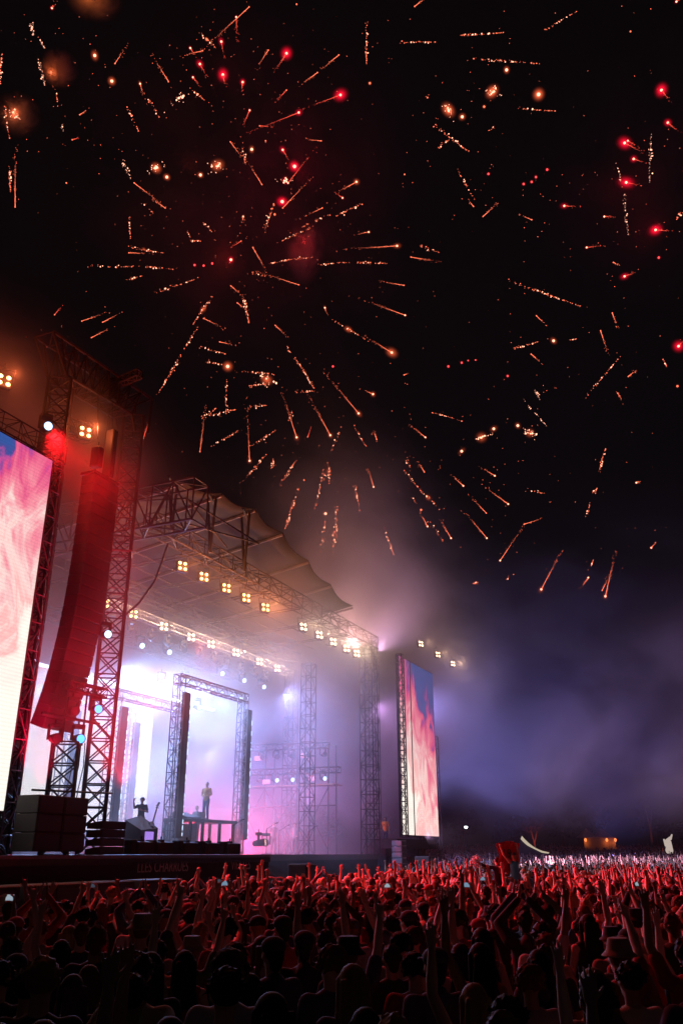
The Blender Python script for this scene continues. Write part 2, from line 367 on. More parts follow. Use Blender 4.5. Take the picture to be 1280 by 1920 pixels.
# ------------------------------------------------------------------ stage deck and roof
t = thing('stage', 'long dark festival stage platform with lettered cloth along its front', 'stage', 0, 0, 0)
k = MB(); k.box(-12, 14.5, -1.5, 16, 2.05, 2.35); k.box(14.5, 33, .8, 16, 2.05, 2.35); k.build('stage_deck', M['deck'], t)
k = MB(); k.box(-12, 14.5, -1.42, -1.35, 0.0, 2.05); k.box(14.5, 33, .9, .96, 0, 2.05); k.box(14.42, 14.5, -1.4, .9, 0, 2.05); fas = k.build('fascia', M['fascia'], t)
k = MB()
for i in range(5): k.box(14.6, 16.8, -.9 + i * .34, .8, .05 + i * .4, .25 + i * .4)
k.build('steps', M['black_steel'], t)
k = MB(); k.box(-12, 14.5, -1.56, -1.50, 2.24, 2.345); k.build('edge_strip', M['alu'], t)
def text(body, s, z, size, b, name, mat, parent, ext=.006, wx=1.0):
    c = bpy.data.curves.new(name, 'FONT'); c.body = body; c.size = size; c.extrude = ext; c.space_character = 1.05
    o = bpy.data.objects.new(name, c); COL.objects.link(o)
    dg = bpy.context.evaluated_depsgraph_get(); dg.update()
    me = bpy.data.meshes.new_from_object(o.evaluated_get(dg)); bpy.data.objects.remove(o)
    me.materials.clear(); me.materials.append(mat)
    o = bpy.data.objects.new(name, me); COL.objects.link(o); o.parent = parent; o.location = (s, b, z); o.rotation_euler = (pi / 2, 0, 0); o.scale = (wx, 1, 1)
    return o
text('LLES CHARRUES', 5.1, 1.78, .5, -1.44, 'lettering', M['letters'], t, wx=.84)
text('VIEILLES', 11.35, 1.78, .5, -1.44, 'lettering', M['letters'], t, wx=.84)
# upstage risers and rails
k = MB(); k.box(14, 30, 9.0, 11.5, 2.35, 2.85); k.box(6, 13, 8, 11, 2.35, 3.0); k.build('riser', M['deck'], t)
k = MB()
for b_, z_ in ((8.9, 2.6),):
    k.box(13.5, 21, 3.9, 4.0, 2.7, 2.85)
k.build('low_riser_edge', M['black_steel'], t)

r = thing('stage_roof', 'dark pitched stage roof with pale lit beams rising in the smoke', 'roof', 0, 0, 0)
# main side truss running towards the back and front trusses
k = MB(); truss(k, (6.6, -2.0, 16.2), (6.6, 14, 16.2), 1.1, 1.9, 1.1, .06, .035); k.build('side_truss', M['black_steel'], r)
k = MB(); truss(k, (7.2, 1.0, 16.0), (33, 1.0, 16.0), .7, .8, 1.3, .045, .025); k.build('front_truss', M['black_steel'], r)
k = MB(); truss(k, (8, 6.0, 15.0), (31, 6.0, 15.0), .6, .6, 1.2, .04, .022); k.build('inner_truss', M['black_steel'], r)
k = MB(); truss(k, (8, 11.0, 14.2), (31, 11.0, 14.2), .6, .6, 1.2, .04, .022); k.build('rear_truss', M['black_steel'], r)
pts = [(343, 906), (416, 930), (478, 958), (530, 1003), (578, 1055), (620, 1100)]
ends = [(8.02, 18.02), (11.28, 18.65), (14.5, 19.04), (17.59, 18.75), (20.77, 18.1), (23.85, 17.5), (27.2, 17.0)]
M['beam'] = pbr('pale_beam', (0.12, 0.10, 0.10), .5, 0, .15, 3)
for i, (s, z) in enumerate(ends):
    k = MB(); a = Vector((s, 0, z)); b = Vector((s, 10.5, z - 1.7)); k.box(s - .04, s + .04, 0, 10.5, -.06, .06, Matrix.Translation((0, 0, z)) @ Matrix.Shear('XY', 4, (0, 0)) if False else Matrix.Translation((0, 0, z)) @ Matrix.Rotation(-.16, 4, 'X'))
    k.build('roof_beam', M['beam'], r)
# membrane between the beams, sagging towards its edge
k = MB(); nb = 12; na = 8
for i in range(len(ends) - 1):
    (s0, z0), (s1, z1) = ends[i], ends[i + 1]; base = len(k.v)
    for a in range(na + 1):
        f = a / na
        for j in range(nb + 1):
            y = .18 * sin(pi * f) * (1 - j / nb) + (10.4) * j / nb
            k.v.append((s0 + (s1 - s0) * f, y, z0 + (z1 - z0) * f - .16 * y + .13 - .14 * sin(pi * f)))
    for a in range(na):
        for j in range(nb): q = base + a * (nb + 1) + j; k.f.append((q, q + 1, q + nb + 2, q + nb + 1))
m_ = k.build('membrane', M['roofskin'], r, smooth=True); sol = m_.modifiers.new('t', 'SOLIDIFY'); sol.thickness = .03
# V posts and the purlin that carry the beams at the side
k = MB()
for s, b, z in ((7.0, 4.5, 19.2), (7.9, .4, 18.0), (11.2, .5, 18.5), (14.4, .5, 18.9)):
    for d in (-.75, .75): k.bar((s + d * .3, b + d * .5, z), (s + .1, b, 15.8), .07)
    k.bar((s - .8, b - .3, z), (s + .8, b + .3, z), .07)
k.bar((6.5, 6, 17.4), (8.4, 0, 17.4), .05); k.bar((8.4, 0, 17.4), (15, 0, 17.4), .05); k.bar((8.4, 0, 16.2), (15, 0, 17.4), .04); k.bar((8.4, 0, 17.4), (12, 0, 16.2), .04)
k.build('king_posts', M['black_steel'], r)
# rigging grid seen from below
k = MB()
for s in (10, 13.5, 17, 20.5, 24, 27.5): k.bar((s, .5, 15.4), (s, 12, 15.0), .03); k.bar((s + .35, .5, 15.4), (s + .35, 12, 15.0), .03)
for b in (2.8, 4.2, 7.5, 9): k.bar((7, b, 15.3), (30, b, 15.3), .03)
k.build('rigging_grid', M['black_steel'], r)
k = MB(); truss(k, (32.5, 1.2, 2.3), (32.5, 1.2, 16), .9, .9, .9, .04, .022); k.build('corner_tower', M['black_steel'], r)
k = MB(); truss(k, (27.0, 3, 2.3), (27.0, 3, 13.6), .7, .7, .8, .035, .02); k.build('corner_tower', M['black_steel'], r)
k = MB(); truss(k, (30.4, 6, 2.3), (30.4, 6, 14), .7, .7, .8, .035, .02); k.build('corner_tower', M['black_steel'], r)
k = MB(); truss(k, (6.6, 13, 2.3), (6.6, 13, 16), .9, .9, .9, .05, .028); k.build('corner_tower', M['black_steel'], r)

# cable that swoops from the roof to the lighting tower
k = MB(); P = [F(7.68, .3, 15.02), F(7.4, .3, 14.19), F(6.97, .3, 13.1), F(6.1, .3, 11.95), F(5.5, .6, 11.2)]
k.tube(P, .05); tag(k.build('power_cable', M['plastic']), 'thick black cable swooping from the roof down to the truss tower', 'cable')

# ------------------------------------------------------------------ goal-post truss tower in front, PA hangs
t = thing('truss_tower', 'tall black goalpost truss tower with X bracing and leaning header', 'truss tower', 0, .9, 0)
DG = (cos(.65), sin(.65), 0)
k = MB(); truss(k, (5.3, 0, 2.35), (5.3, 0, 20.2), .84, .84, .80, .065, .03, cross=True, side=DG); k.build('tower_leg', M['black_steel'], t)
k = MB(); truss(k, (.78, 0, 2.35), (.78, 0, 19.6), .84, .84, .80, .06, .03, cross=True, side=DG); k.build('tower_leg', M['black_steel'], t)
k = MB()
for y in (-.45, .45):
    k.bar((-.45, y, 21.1), (5.85, y, 21.35), .07); k.bar((.55, y, 19.7), (4.6, y, 20.0), .065); k.bar((-.45, y, 21.1), (.55, y, 19.7), .06); k.bar((5.85, y, 21.35), (5.8, y, 19.6), .06); k.bar((4.6, y, 20.0), (4.9, y, 19.3), .06)
    n = 8
    for i in range(n):
        a0, a1 = i / n, (i + 1) / n
        A0 = Vector((0 + 5.8 * a0, y, 21.12 + .22 * a0)); A1 = Vector((0 + 5.8 * a1, y, 21.12 + .22 * a1)); B0 = Vector((.55 + 4.05 * a0, y, 19.7 + .3 * a0)); B1 = Vector((.55 + 4.05 * a1, y, 19.7 + .3 * a1))
        k.bar(A0, B0, .035); k.bar(A0, B1, .035); k.bar(A1, B0, .03)
for i in range(9):
    a = i / 8; A0 = Vector((-.45 + 6.3 * a, -.45, 21.1 + .25 * a)); A1 = A0 + Vector((0, .9, 0)); k.bar(A0, A1, .04)
    if i < 8: k.bar(A0, Vector((-.45 + 6.3 * (a + .125), .45, 21.1 + .25 * (a + .125))), .03)
    B0 = Vector((.55 + 4.05 * a, -.45, 19.7 + .3 * a)); k.bar(B0, B0 + Vector((0, .9, 0)), .035)
k.build('header_truss', M['black_steel'], t)
k = MB(); truss(k, (3.6, -1.5, 21.2), (3.9, 1.5, 21.0), .3, .3, .35, .045, .03); k.bbox(3.2, 4.0, -.3, .6, 20.2, 20.9, .05); k.build('hoist_beam', M['black_steel'], t)
k = MB(); truss(k, (1.5, 1.2, 18.6), (4.0, 1.2, 19.0), .6, .6, .5, .035, .02); k.bar((3.1, -.6, 20), (3.1, -.9, 17.4), .014); k.bar((2.2, -.6, 20), (2.2, -.9, 17.6), .014)
k.bar((3.7, 0, 20.1), (3.6, 0, 17.6), .014); k.build('inner_beam', M['black_steel'], t)
k = MB()
for z in (13.9, 12.3):
    for i in range(4):
        a = .65 + pi / 4 + i * pi / 2; c = .42 * sqrt(2) + .05; A = Vector((5.3 + c * cos(a), c * sin(a), z)); a += pi / 2; B = Vector((5.3 + c * cos(a), c * sin(a), z)); k.bar(A, B, .05 if z > 13 else .02)
k.build('collar', M['beam'], t)

def line_array(name, label, s, b, ztop, n, wid, hgt, curl, depth=.62, mat='black_cab', z0c=None):
    t = thing(name, label, 'loudspeaker', s, b, ztop, group=None)
    ang = 0.0; y = 0.0; z = 0.0
    for i in range(n):
        ang = curl * (i / n) ** 2.2
        R = Matrix.Translation((0, y, z)) @ Matrix.Rotation(ang, 4, 'X')
        k = MB(); k.bbox(-wid / 2, wid / 2, -.02, depth, -hgt + .015, 0, .02, R); c = k.build('speaker_cabinet', M[mat], t)
        k = MB(); k.box(-wid / 2 + .03, wid / 2 - .03, -.035, -.02, -hgt + .04, -.03, R); k.build('grille', M['grille'], c)
        d = R.to_3x3() @ Vector((0, 0, -hgt)); y += d.y; z += d.z
    k = MB(); k.box(-wid / 2, wid / 2, 0, .7, .04, .16); k.bar((-.3, .35, .1), (-.3, .35, 1.6), .02); k.bar((.3, .35, .1), (.3, .35, 1.6), .02)
    k.bbox(-.55, -.2, .1, .5, .45, 1.3, .04); k.bbox(.2, .5, .1, .5, .3, 2.4, .04); k.build('flying_frame', M['black_steel'], t)
    return t
line_array('line_array', 'tall dark curved loudspeaker column hanging inside the truss tower', 2.6, -.35, 15.9, 24, 1.45, .40, .36)
line_array('line_array', 'second hanging loudspeaker column right of the huge screen, glowing dull red', 1.75, 1.4, 14.0, 26, .8, .42, .12)
# dark cladding next to the near screen
k = MB(); k.box(1.5, 3.0, 2.6, 2.75, 2.35, 14.2)
for i in range(13): k.box(1.45, 3.05, 2.52, 2.6, 3 + i * .85, 3.05 + i * .85)
cl = k.at_stage('cladding_panel', M['drape']); tag(cl, 'dark red-lit mesh cladding behind the loudspeaker column beside the huge screen', 'panel')

# ground stacks on the left of the deck
t = thing('speaker_stack', 'big black cube of stacked subwoofers on the left of the deck', 'loudspeaker', .1, -1.3, 2.45)
for i in range(3):
    for j in range(2):
        k = MB(); k.bbox(j * 1.16, j * 1.16 + 1.14, 0, .9, i * .55, i * .55 + .54, .025); c = k.build('speaker_cabinet', M['black_cab'], t)
        k = MB(); k.box(j * 1.16 + .06, j * 1.16 + 1.08, -.02, 0, i * .55 + .05, i * .55 + .49); k.build('grille', M['grille'], c)
for i in range(6): pass
t = thing('speaker_stack', 'small stack of four wedge-fronted speakers at the deck edge', 'loudspeaker', 3.2, -1.25, 2.36)
for i in range(4):
    k = MB(); z = i * .27; k.add([(0, 0, z), (1.3, 0, z), (1.3, .6, z), (0, .6, z), (0, .0, z + .25), (1.3, .0, z + .25), (1.3, .6, z + .17), (0, .6, z + .17)], [(3, 2, 1, 0), (4, 5, 6, 7), (0, 1, 5, 4), (1, 2, 6, 5), (2, 3, 7, 6), (3, 0, 4, 7)]); c = k.build('speaker_cabinet', M['black_cab'], t)
    k = MB(); k.box(.05, 1.25, -.02, 0, z + .03, z + .22); k.build('grille', M['grille'], c)
# lighting rack inside the left tower legs
for i, (s, b, z, lens) in enumerate([(2.74, -.2, 6.11, 'led_cyan'), (3.49, -.2, 7.23, 'led_cyan'), (3.7, -.1, 10.02, 'led_white'), (1.6, -.2, 6.0, 'glass'), (2.3, -.2, 7.0, 'glass')]):
    moving_head(s, b, z, ['cyan-lit moving head lamp low beside the truss tower', 'blue-white moving head lamp shining through the truss tower', 'small white moving head lamp high behind the truss tower', 'unlit moving head lamp hanging lowest under the dark speaker column', 'unlit moving head lamp above the cyan-lit one by the tower'][i], None, lens, sc=1.0, tilt=.1)
t = thing('lamp_rack', 'low black pipe rack carrying lamps beside the truss tower', 'truss', 0, -.2, 0)
k = MB(); truss(k, (2.45, .2, 2.35), (2.45, .2, 5.95), .84, .84, .75, .05, .028, cross=True, side=DG); k.bar((.9, 0, 6.75), (3.8, 0, 6.75), .05)
truss(k, (1.9, 0, 7.85), (3.9, 0, 7.85), .3, .3, .35, .035, .02); k.bar((2.0, 0, 5.9), (2.0, 0, 7.9), .04); k.bar((3.0, 0, 5.9), (3.0, 0, 7.9), .04); k.bar((.9, 0, 4.3), (4.9, 0, 4.42), .035); k.build('pipe_frame', M['black_steel'], t)
# dangling cables there
k = MB()
for s, a in ((1.75, .06), (1.95, .1), (1.6, -.1)):
    k.tube([F(s + 1.1, -.3, 6.0), F(s + 1.05 + a, -.3, 5.2), F(s + .9 + a, -.3, 4.4), F(s + .9, -.3, 2.5)], .018, 5)
tag(k.build('hanging_cables', M['plastic']), 'thin black cables dangling from the cyan lamp to the deck', 'cable')

# wash lamp on the screen's top truss and the two big blinders at the far left
blinder(-2.03, .8, 18.14, 'largest glowing four-bulb orange blinder at the left edge of the picture', 'orange blinders above the near screen', 300, (1, .16, .05), sc=1.05)
blinder(2.32, .8, 18.1, 'glowing four-bulb orange blinder beside the truss tower above the dark speakers', 'orange blinders above the near screen', 300, (1, .16, .05), sc=1.05)
moving_head(-.1, .5, 17.1, 'white-violet moving head lamp on top of the huge screen', None, 'led_white', sc=1.1, tilt=.2)

# ------------------------------------------------------------------ inner goal frames with dark light columns
def goal(label, s0, s1, b, ztop):
    t = thing('goal_frame', label, 'truss frame', s0, b, 2.35, group=None); w = s1 - s0; H = ztop - 2.35
    k = MB(); truss(k, (0, 0, 0), (0, 0, H), .42, .42, .5, .03, .016); k.build('post', M['alu'], t)
    k = MB(); truss(k, (w, 0, 0), (w, 0, H), .42, .42, .5, .03, .016); k.build('post', M['alu'], t)
    k = MB(); truss(k, (-.2, 0, H - .2), (w + .2, 0, H - .2), .42, .42, .5, .03, .016); k.build('crossbar', M['alu'], t)
    for x in (.42, w + .38):
        k = MB(); k.bbox(x, x + .5, -.1, .1, .7, H - .75, .02); c = k.build('light_column', M['black_steel'], t)
        k = MB()
        z = .8
        while z < H - 1.2:
            l = U(.06, .3); k.box(x + .45, x + .5, -.125, -.105, z, z + l); z += l + U(.03, .5)
        k.build('pixel_strip', M['pixel'], c)
    k = MB(); 
    for q in range(6): k.box(.6 + q * w / 6.5, .6 + q * w / 6.5 + U(.08, .3), -.3, -.24, H - .35, H - .29)
    k.build('crossbar_lamps', M['pixel'], t)
    return t
M['pixel'] = emis('pixel_leds', (.62, .78, 1), 1.6)
goal('grey goalpost truss frame with dark light columns nearest the stage middle', 13.1, 19.1, 3, 10.45)
goal('pink-lit goalpost truss frame left of the middle one, nearer the white wall', 12.6, 17.9, 6.3, 9.9)
goal('goalpost truss frame mostly hidden behind the truss tower', 13.0, 18.0, 9.6, 10.0)

# ------------------------------------------------------------------ lamp batten lines under the roof
hd = [(262, 1210), (313, 1222), (302, 1277), (386, 1298), (369, 1325), (412, 1262), (453, 1275), (345, 1275), (490, 1287)]
for i, (px, py) in enumerate(hd):
    r_ = ray(px, py); bb = 7.5
    tt = (bb + OX * BX + OY * BY) / (r_.x * BX + r_.y * BY); q = Vector((0, 0, CH)) + r_ * tt; s_, _ = sb_of(q)
    moving_head(s_, bb, q.z, 'white-lit moving head lamp in the stage smoke, %s from the left' % ords[sorted(range(9), key=lambda j: hd[j][0]).index(i)], 'white moving heads under the roof', 'led_white', tilt=.25, sc=1.05, watt=0)
for i in range(12):
    s = 10 + i * 1.55
    moving_head(s, 6.2, 13.0, '%s small unlit lamp from the left on the hazy batten behind the orange blinders' % ORDS[i], 'unlit lamps on the inner batten', 'glass', tilt=.6, sc=.9, yaw=U(-1, 1))
k = MB(); truss(k, (8.5, 6.2, 13.9), (30, 6.2, 13.9), .4, .4, .5, .03, .016); tag(k.at_stage('lamp_batten', M['alu']), 'long grey truss carrying the inner row of lamps in bright smoke', 'truss')
k = MB(); k.box(10, 27, 9.9, 10.1, 11.1, 11.22); tag(k.at_stage('light_bar', emis('light_bar_glow', (.6, .8, 1), 3.0)), 'thin glowing blue-white bar across the back of the stage', 'light')

# rear lamp racks, two decks of lamps
t = thing('lamp_scaffold', 'smoky scaffold with two rows of hanging lamps at stage right', 'scaffold', 0, 0, 0)
k = MB(); truss(k, (30, 3.0, 8.9), (30, 10, 9.0), .35, .35, .5, .03, .015); k.build('upper_truss', M['black_steel'], t)
k = MB(); truss(k, (30, 2.2, 7.35), (30, 10, 7.4), .35, .35, .5, .03, .015); k.build('lower_truss', M['black_steel'], t)
k = MB()
for b in (3, 5.2, 7.6, 9.9): k.bar((30, b, 2.35), (30, b, 9), .045); k.bar((31.2, b, 2.35), (31.2, b, 9), .045)
for a, c in ((3, 5.2), (5.2, 7.6), (7.6, 9.9)): k.bar((30, a, 6.3), (30, c, 2.6), .03); k.bar((30, c, 6.3), (30, a, 2.6), .03)
for z in (5.2, 6.4): k.bar((30, 2.5, z), (30, 10, z), .04)
k.build('scaffold_poles', M['black_steel'], t)
k = MB(); k.box(29.9, 31.3, 2.6, 9.8, 6.45, 6.52); k.build('walkway', M['wood'], t)
for row, (z, n, lit) in enumerate(((8.35, 6, ()), (6.85, 6, (0, 2, 3, 5)))):
    for i in range(n):
        b = 3.4 + i * 1.15
        moving_head(30, b, z, ('%s hanging lamp from right, %s row of the smoky scaffold' % (ords[i], 'upper' if row == 0 else 'lower')), 'lamps of the smoky scaffold', 'led_white' if i in lit else 'glass', yaw=-.2, tilt=.1, sc=.95)
M['pinkpanel'] = pbr('pale_panel', (.75, .5, .48), .6, 0, .1, 4)
for i, (b, z) in enumerate(((8.1, 8.25), (4.6, 8.3), (7.4, 6.75), (4.1, 6.85))):
    k = MB(); k.bbox(-.02, .02, -.28, .28, -.14, .14, .01); k.bar((0, 0, .14), (0, 0, .4), .02); tag(k.build('flood_panel', M['pinkpanel'], None, F(29.8, b, z), ROT), 'small pink flood panel, %s of four on the smoky scaffold' % ('upper left', 'upper right', 'lower left', 'lower right')[i], 'stage light', 'flood panels on the smoky scaffold')

# deck furniture: monitors, DJ table, drum box
for i, (s, d) in enumerate(((5.95, 0), (7.15, 0), (8.85, 1), (10.4, 1), (12.05, 0))):
    t = thing('monitor_wedge', 'black floor monitor on the deck edge, %s from the left' % ords[i], 'loudspeaker', s, -1.15, 2.36, group='floor monitors along the deck edge')
    k = MB(); k.add([(-.45, 0, 0), (.45, 0, 0), (.45, .6, 0), (-.45, .6, 0), (-.45, 0, .42), (.45, 0, .42), (.45, .35, .46), (-.45, .35, .46), (-.45, .6, .2), (.45, .6, .2)], [(3, 2, 1, 0), (0, 1, 5, 4), (4, 5, 6, 7), (7, 6, 9, 8), (8, 9, 2, 3), (1, 2, 9, 6, 5), (0, 4, 7, 8, 3)]); k.build('cabinet', M['black_cab'], t)
    k = MB(); k.bbox(-.8, -.52, .05, .4, 0, .5, .02); k.bar((-.1, .2, .45), (-.1, .2, .62), .03); k.bbox(-.2, 0, .1, .3, .42, .52, .02); k.build('side_box', M['black_steel'], t)
t = thing('dj_table', 'raised grey table platform the singer stands on', 'platform', 14.2, 2.6, 2.5)
k = MB(); k.bbox(0, 4.2, 0, 1.6, 1.28, 1.42, .02); k.build('table_top', M['black_steel'], t)
for x in (.15, 1.2, 2.7, 4.0):
    for y in (.1, 1.5): k = MB(); k.box(x - .06, x + .06, y - .06, y + .06, 0, 1.28); k.build('leg', M['black_steel'], t)
M['greybox'] = pbr('grey_flight_case', (.28, .28, .3), .5, 0, .15, 4)
t = thing('flight_case', 'tall pale grey case standing under the left of the raised table', 'case', 14.0, 3.0, 2.5)
k = MB(); k.bbox(.3, 1.7, .3, 1.1, 0, 1.2, .03); k.build('case_body', M['greybox'], t)
k = MB(); k.box(.28, 1.72, .29, .31, .55, .6); k.bbox(.9, 1.1, .27, .3, .3, .4, .01); k.build('latch', M['alu'], t)
t = thing('mixing_desk', 'dark mixing desk and laptop on the left of the raised table', 'mixer', 14.3, 2.9, 3.92)
k = MB(); k.add([(0, 0, 0), (1.2, 0, 0), (1.2, .8, 0), (0, .8, 0), (0, 0, .08), (1.2, 0, .08), (1.2, .8, .3), (0, .8, .3)], [(3, 2, 1, 0), (4, 5, 6, 7), (0, 1, 5, 4), (1, 2, 6, 5), (2, 3, 7, 6), (3, 0, 4, 7)]); k.build('desk', M['black_cab'], t)
k = MB(); k.bbox(1.4, 1.9, .2, .3, 0, .35, .01); k.bbox(1.4, 1.9, -.1, .2, 0, .02, .005); k.build('laptop', M['alu'], t)
t = thing('instrument_case', 'tall angled case with violet glowing front where the bass player stands', 'case', 8.9, 1.0, 2.36)
k = MB(); k.add([(-.5, 0, 0), (.6, 0, 0), (.6, .9, 0), (-.5, .9, 0), (-.5, 0, .9), (.6, 0, 1.0), (.6, .9, 1.5), (-.4, .9, 1.3)], [(3, 2, 1, 0), (4, 5, 6, 7), (0, 1, 5, 4), (1, 2, 6, 5), (2, 3, 7, 6), (3, 0, 4, 7)]); k.build('case_body', M['black_cab'], t)
k = MB(); k.box(-.25, .3, -.03, -.005, .35, .85); k.build('glowing_front', emis('violet_panel', (.45, .25, .9), .9), t)
# low light bar at the back riser
for i, (s, w_, c_) in enumerate(((13.9, .5, 'pixel'), (16.0, 1.5, 'pixel'), (18.3, .6, 'pinkled'), (19.4, .4, 'pinkled'))):
    if 'pinkled' not in M: M['pinkled'] = emis('pink_leds', (1, .5, .6), 2.5)
    k = MB(); k.bbox(0, w_, 0, .08, 0, .09, .01); o = k.build('floor_light_bar', M[c_], None, F(s, 3.4, 2.72), ROT); tag(o, ['short blue-white light bar at the foot of the left goal post', 'long bright blue-white light bar on the floor below the singer', 'pink-white light bar on the floor right of the singer', 'shortest pink light bar at the foot of the right goal post'][i], 'light', 'floor light bars')
for i, (s, b) in enumerate(((9.3, 1.3), (7.8, 1.8), (20.6, 2.6), (22.5, 3.2))):
    moving_head(s, b, 2.9, ['floor lamp', 'floor lamp', 'warm-rimmed floor lamp', 'floor lamp'][i] + [' just right of the instrument case', ' left of the instrument case', ' right of the middle goal frame', ' furthest right along the deck'][i], 'floor lamps', 'bulb_cool' if i == 2 else 'glass', tilt=-.1, sc=1.1, yaw=1.0 if i == 2 else -.7)

for i, (s, b) in enumerate(((15.6, 1.2), (20.4, 2.0), (24.0, 3.2), (26.4, 2.6))):
    t = thing('microphone_stand', '%s microphone stand from the left on the stage deck' % ords[i], 'stand', s, b, 2.36, group='microphone stands on the deck')
    k = MB(); k.bar((0, 0, 0), (0, 0, 1.25), .016); k.bar((0, 0, 1.22), (.1, -.45, 1.5), .012); k.bar((0, 0, .02), (.3, .1, .0), .012); k.bar((0, 0, .02), (-.3, .1, .0), .012); k.bar((0, 0, .02), (0, -.3, .0), .012); k.build('stand_pole', M['black_steel'], t)
    k = MB(); k.cap((.1, -.45, 1.5), (.12, -.56, 1.53), .018, .03, 8, 3); k.build('microphone', M['plastic'], t)
t = thing('drum_kit', 'drum kit with cymbals on the riser in the pink stage smoke', 'drums', 25.2, 9.6, 2.86)
k = MB(); k.bar((0, -.3, .3), (0, .2, .3), .3, n=20); k.build('bass_drum', M['greybox'] if 'greybox' in M else M['alu'], t)
for x, y, z, r, h in ((-.3, .1, .75, .16, .2), (.3, .1, .75, .17, .22), (-.65, .4, .55, .18, .16), (.7, .45, .45, .22, .4)):
    k = MB(); k.bar((x, y, z - h / 2), (x, y, z + h / 2), r, n=16); k.bar((x, y, 0), (x, y, z - h / 2), .02); k.build('drum', M['greybox'], t)
for x, y, z in ((-.8, .0, 1.15), (.85, .0, 1.2), (-1.1, .5, 1.0)):
    k = MB(); k.bar((x, y, z), (x, y, z + .012), .26, .05, 18); k.bar((x, y, 0), (x, y, z), .014); k.build('cymbal', M['alu'], t)
# pit boxes, barrier, far speaker boxes
for i, s in enumerate((-9.6, -7.2, -4.8, -2.4, 0.0, 2.6)):
    t = thing('pit_subwoofer', 'low black subwoofer block in front of the stage, %s' % (['leftmost at the picture edge', 'second from the left', 'third from the left', 'fourth from the left', 'below the small speaker stack', 'rightmost, by the lettering'][i]), 'loudspeaker', s, -3.6, 0, group='subwoofers in front of the stage')
    k = MB(); k.bbox(0, 2.2, 0, 1.0, 0, 1.62, .03); k.build('cabinet', M['black_cab'], t)
    k = MB(); k.box(.08, 1.06, -.02, 0, .1, 1.5); k.box(1.14, 2.12, -.02, 0, .1, 1.5); k.build('grille', M['grille'], t)
for i in range(22):
    s = -10 + i * 1.25
    t = thing('crowd_barrier', '%s black crowd barrier section from the left in the pit row before the stage' % ORDS[i], 'barrier', s, -8.6, 0, group='crowd barrier sections')
    k = MB(); k.bar((0, 0, 1.12), (1.22, 0, 1.12), .03); k.box(0.02, 1.2, -.01, .01, .1, 1.1); k.build('front_panel', M['black_steel'], t)
    k = MB(); k.bar((.1, 0, 1.0), (.1, .9, .05), .025); k.bar((1.1, 0, 1.0), (1.1, .9, .05), .025); k.box(0, 1.22, 0, 1.0, .01, .04); k.build('brace', M['black_steel'], t)
for (s, b, z, w_, h_, lab) in ((13.9, -3.6, 0, 1.0, 1.98, 'dark speaker box on the pit floor right of the lettering'), (27.4, -4.5, 0, 1.35, 2.25, 'dark speaker box rising out of the crowd left of the far screen')):
    t = thing('speaker_box', lab, 'loudspeaker', s, b, z); k = MB(); k.bbox(0, w_, 0, .9, 0, h_, .05); k.build('cabinet', M['black_cab'], t)
    k = MB(); k.box(.07, w_ - .07, -.02, 0, h_ * .4, h_ - .1); k.build('grille', M['grille'], t)

# ------------------------------------------------------------------ people
def objcol(name, rough=.7, spec=.3, noise=.18, scale=14, sss=0):
    m = new_mat(name); nt = m.node_tree; B = nt.nodes['Principled BSDF']; oi = nt.nodes.new('ShaderNodeObjectInfo')
    tc = nt.nodes.new('ShaderNodeTexCoord'); nz = nt.nodes.new('ShaderNodeTexNoise'); nz.inputs['Scale'].default_value = scale; nz.inputs['Detail'].default_value = 4
    nt.links.new(tc.outputs['Object'], nz.inputs['Vector'])
    mr = nt.nodes.new('ShaderNodeMapRange'); mr.inputs[3].default_value = 1 - noise; mr.inputs[4].default_value = 1 + noise; nt.links.new(nz.outputs['Fac'], mr.inputs[0])
    mx = nt.nodes.new('ShaderNodeVectorMath'); mx.operation = 'SCALE'; nt.links.new(oi.outputs['Color'], mx.inputs[0]); nt.links.new(mr.outputs[0], mx.inputs[3])
    nt.links.new(mx.outputs[0], B.inputs['Base Color']); B.inputs['Roughness'].default_value = rough; B.inputs['Specular IOR Level'].default_value = spec
    bp = nt.nodes.new('ShaderNodeBump'); bp.inputs['Strength'].default_value = .35; bp.inputs['Distance'].default_value = .01
    nt.links.new(nz.outputs['Fac'], bp.inputs['Height']); nt.links.new(bp.outputs[0], B.inputs['Normal'])
    return m
M['skin'] = objcol('skin', .62, .3, .12, 9)
M['cloth'] = objcol('cloth', .85, .2, .2, 7)
M['hair'] = objcol('hair', .75, .2, .35, 60)
V3 = Vector
def remeshed(mb, name, mat, vox, ratio, smooth=4):
    o = mb.build('tmp', mat)
    r = o.modifiers.new('r', 'REMESH'); r.mode = 'VOXEL'; r.voxel_size = vox; r.use_smooth_shade = True
    s = o.modifiers.new('s', 'SMOOTH'); s.factor = .5; s.iterations = smooth
    d = o.modifiers.new('d', 'DECIMATE'); d.ratio = ratio
    dg = bpy.context.evaluated_depsgraph_get(); dg.update()
    me = bpy.data.meshes.new_from_object(o.evaluated_get(dg)); me.name = name
    bpy.data.objects.remove(o)
    me.materials.clear(); me.materials.append(mat)
    me.polygons.foreach_set('use_smooth', [True] * len(me.polygons))
    return me
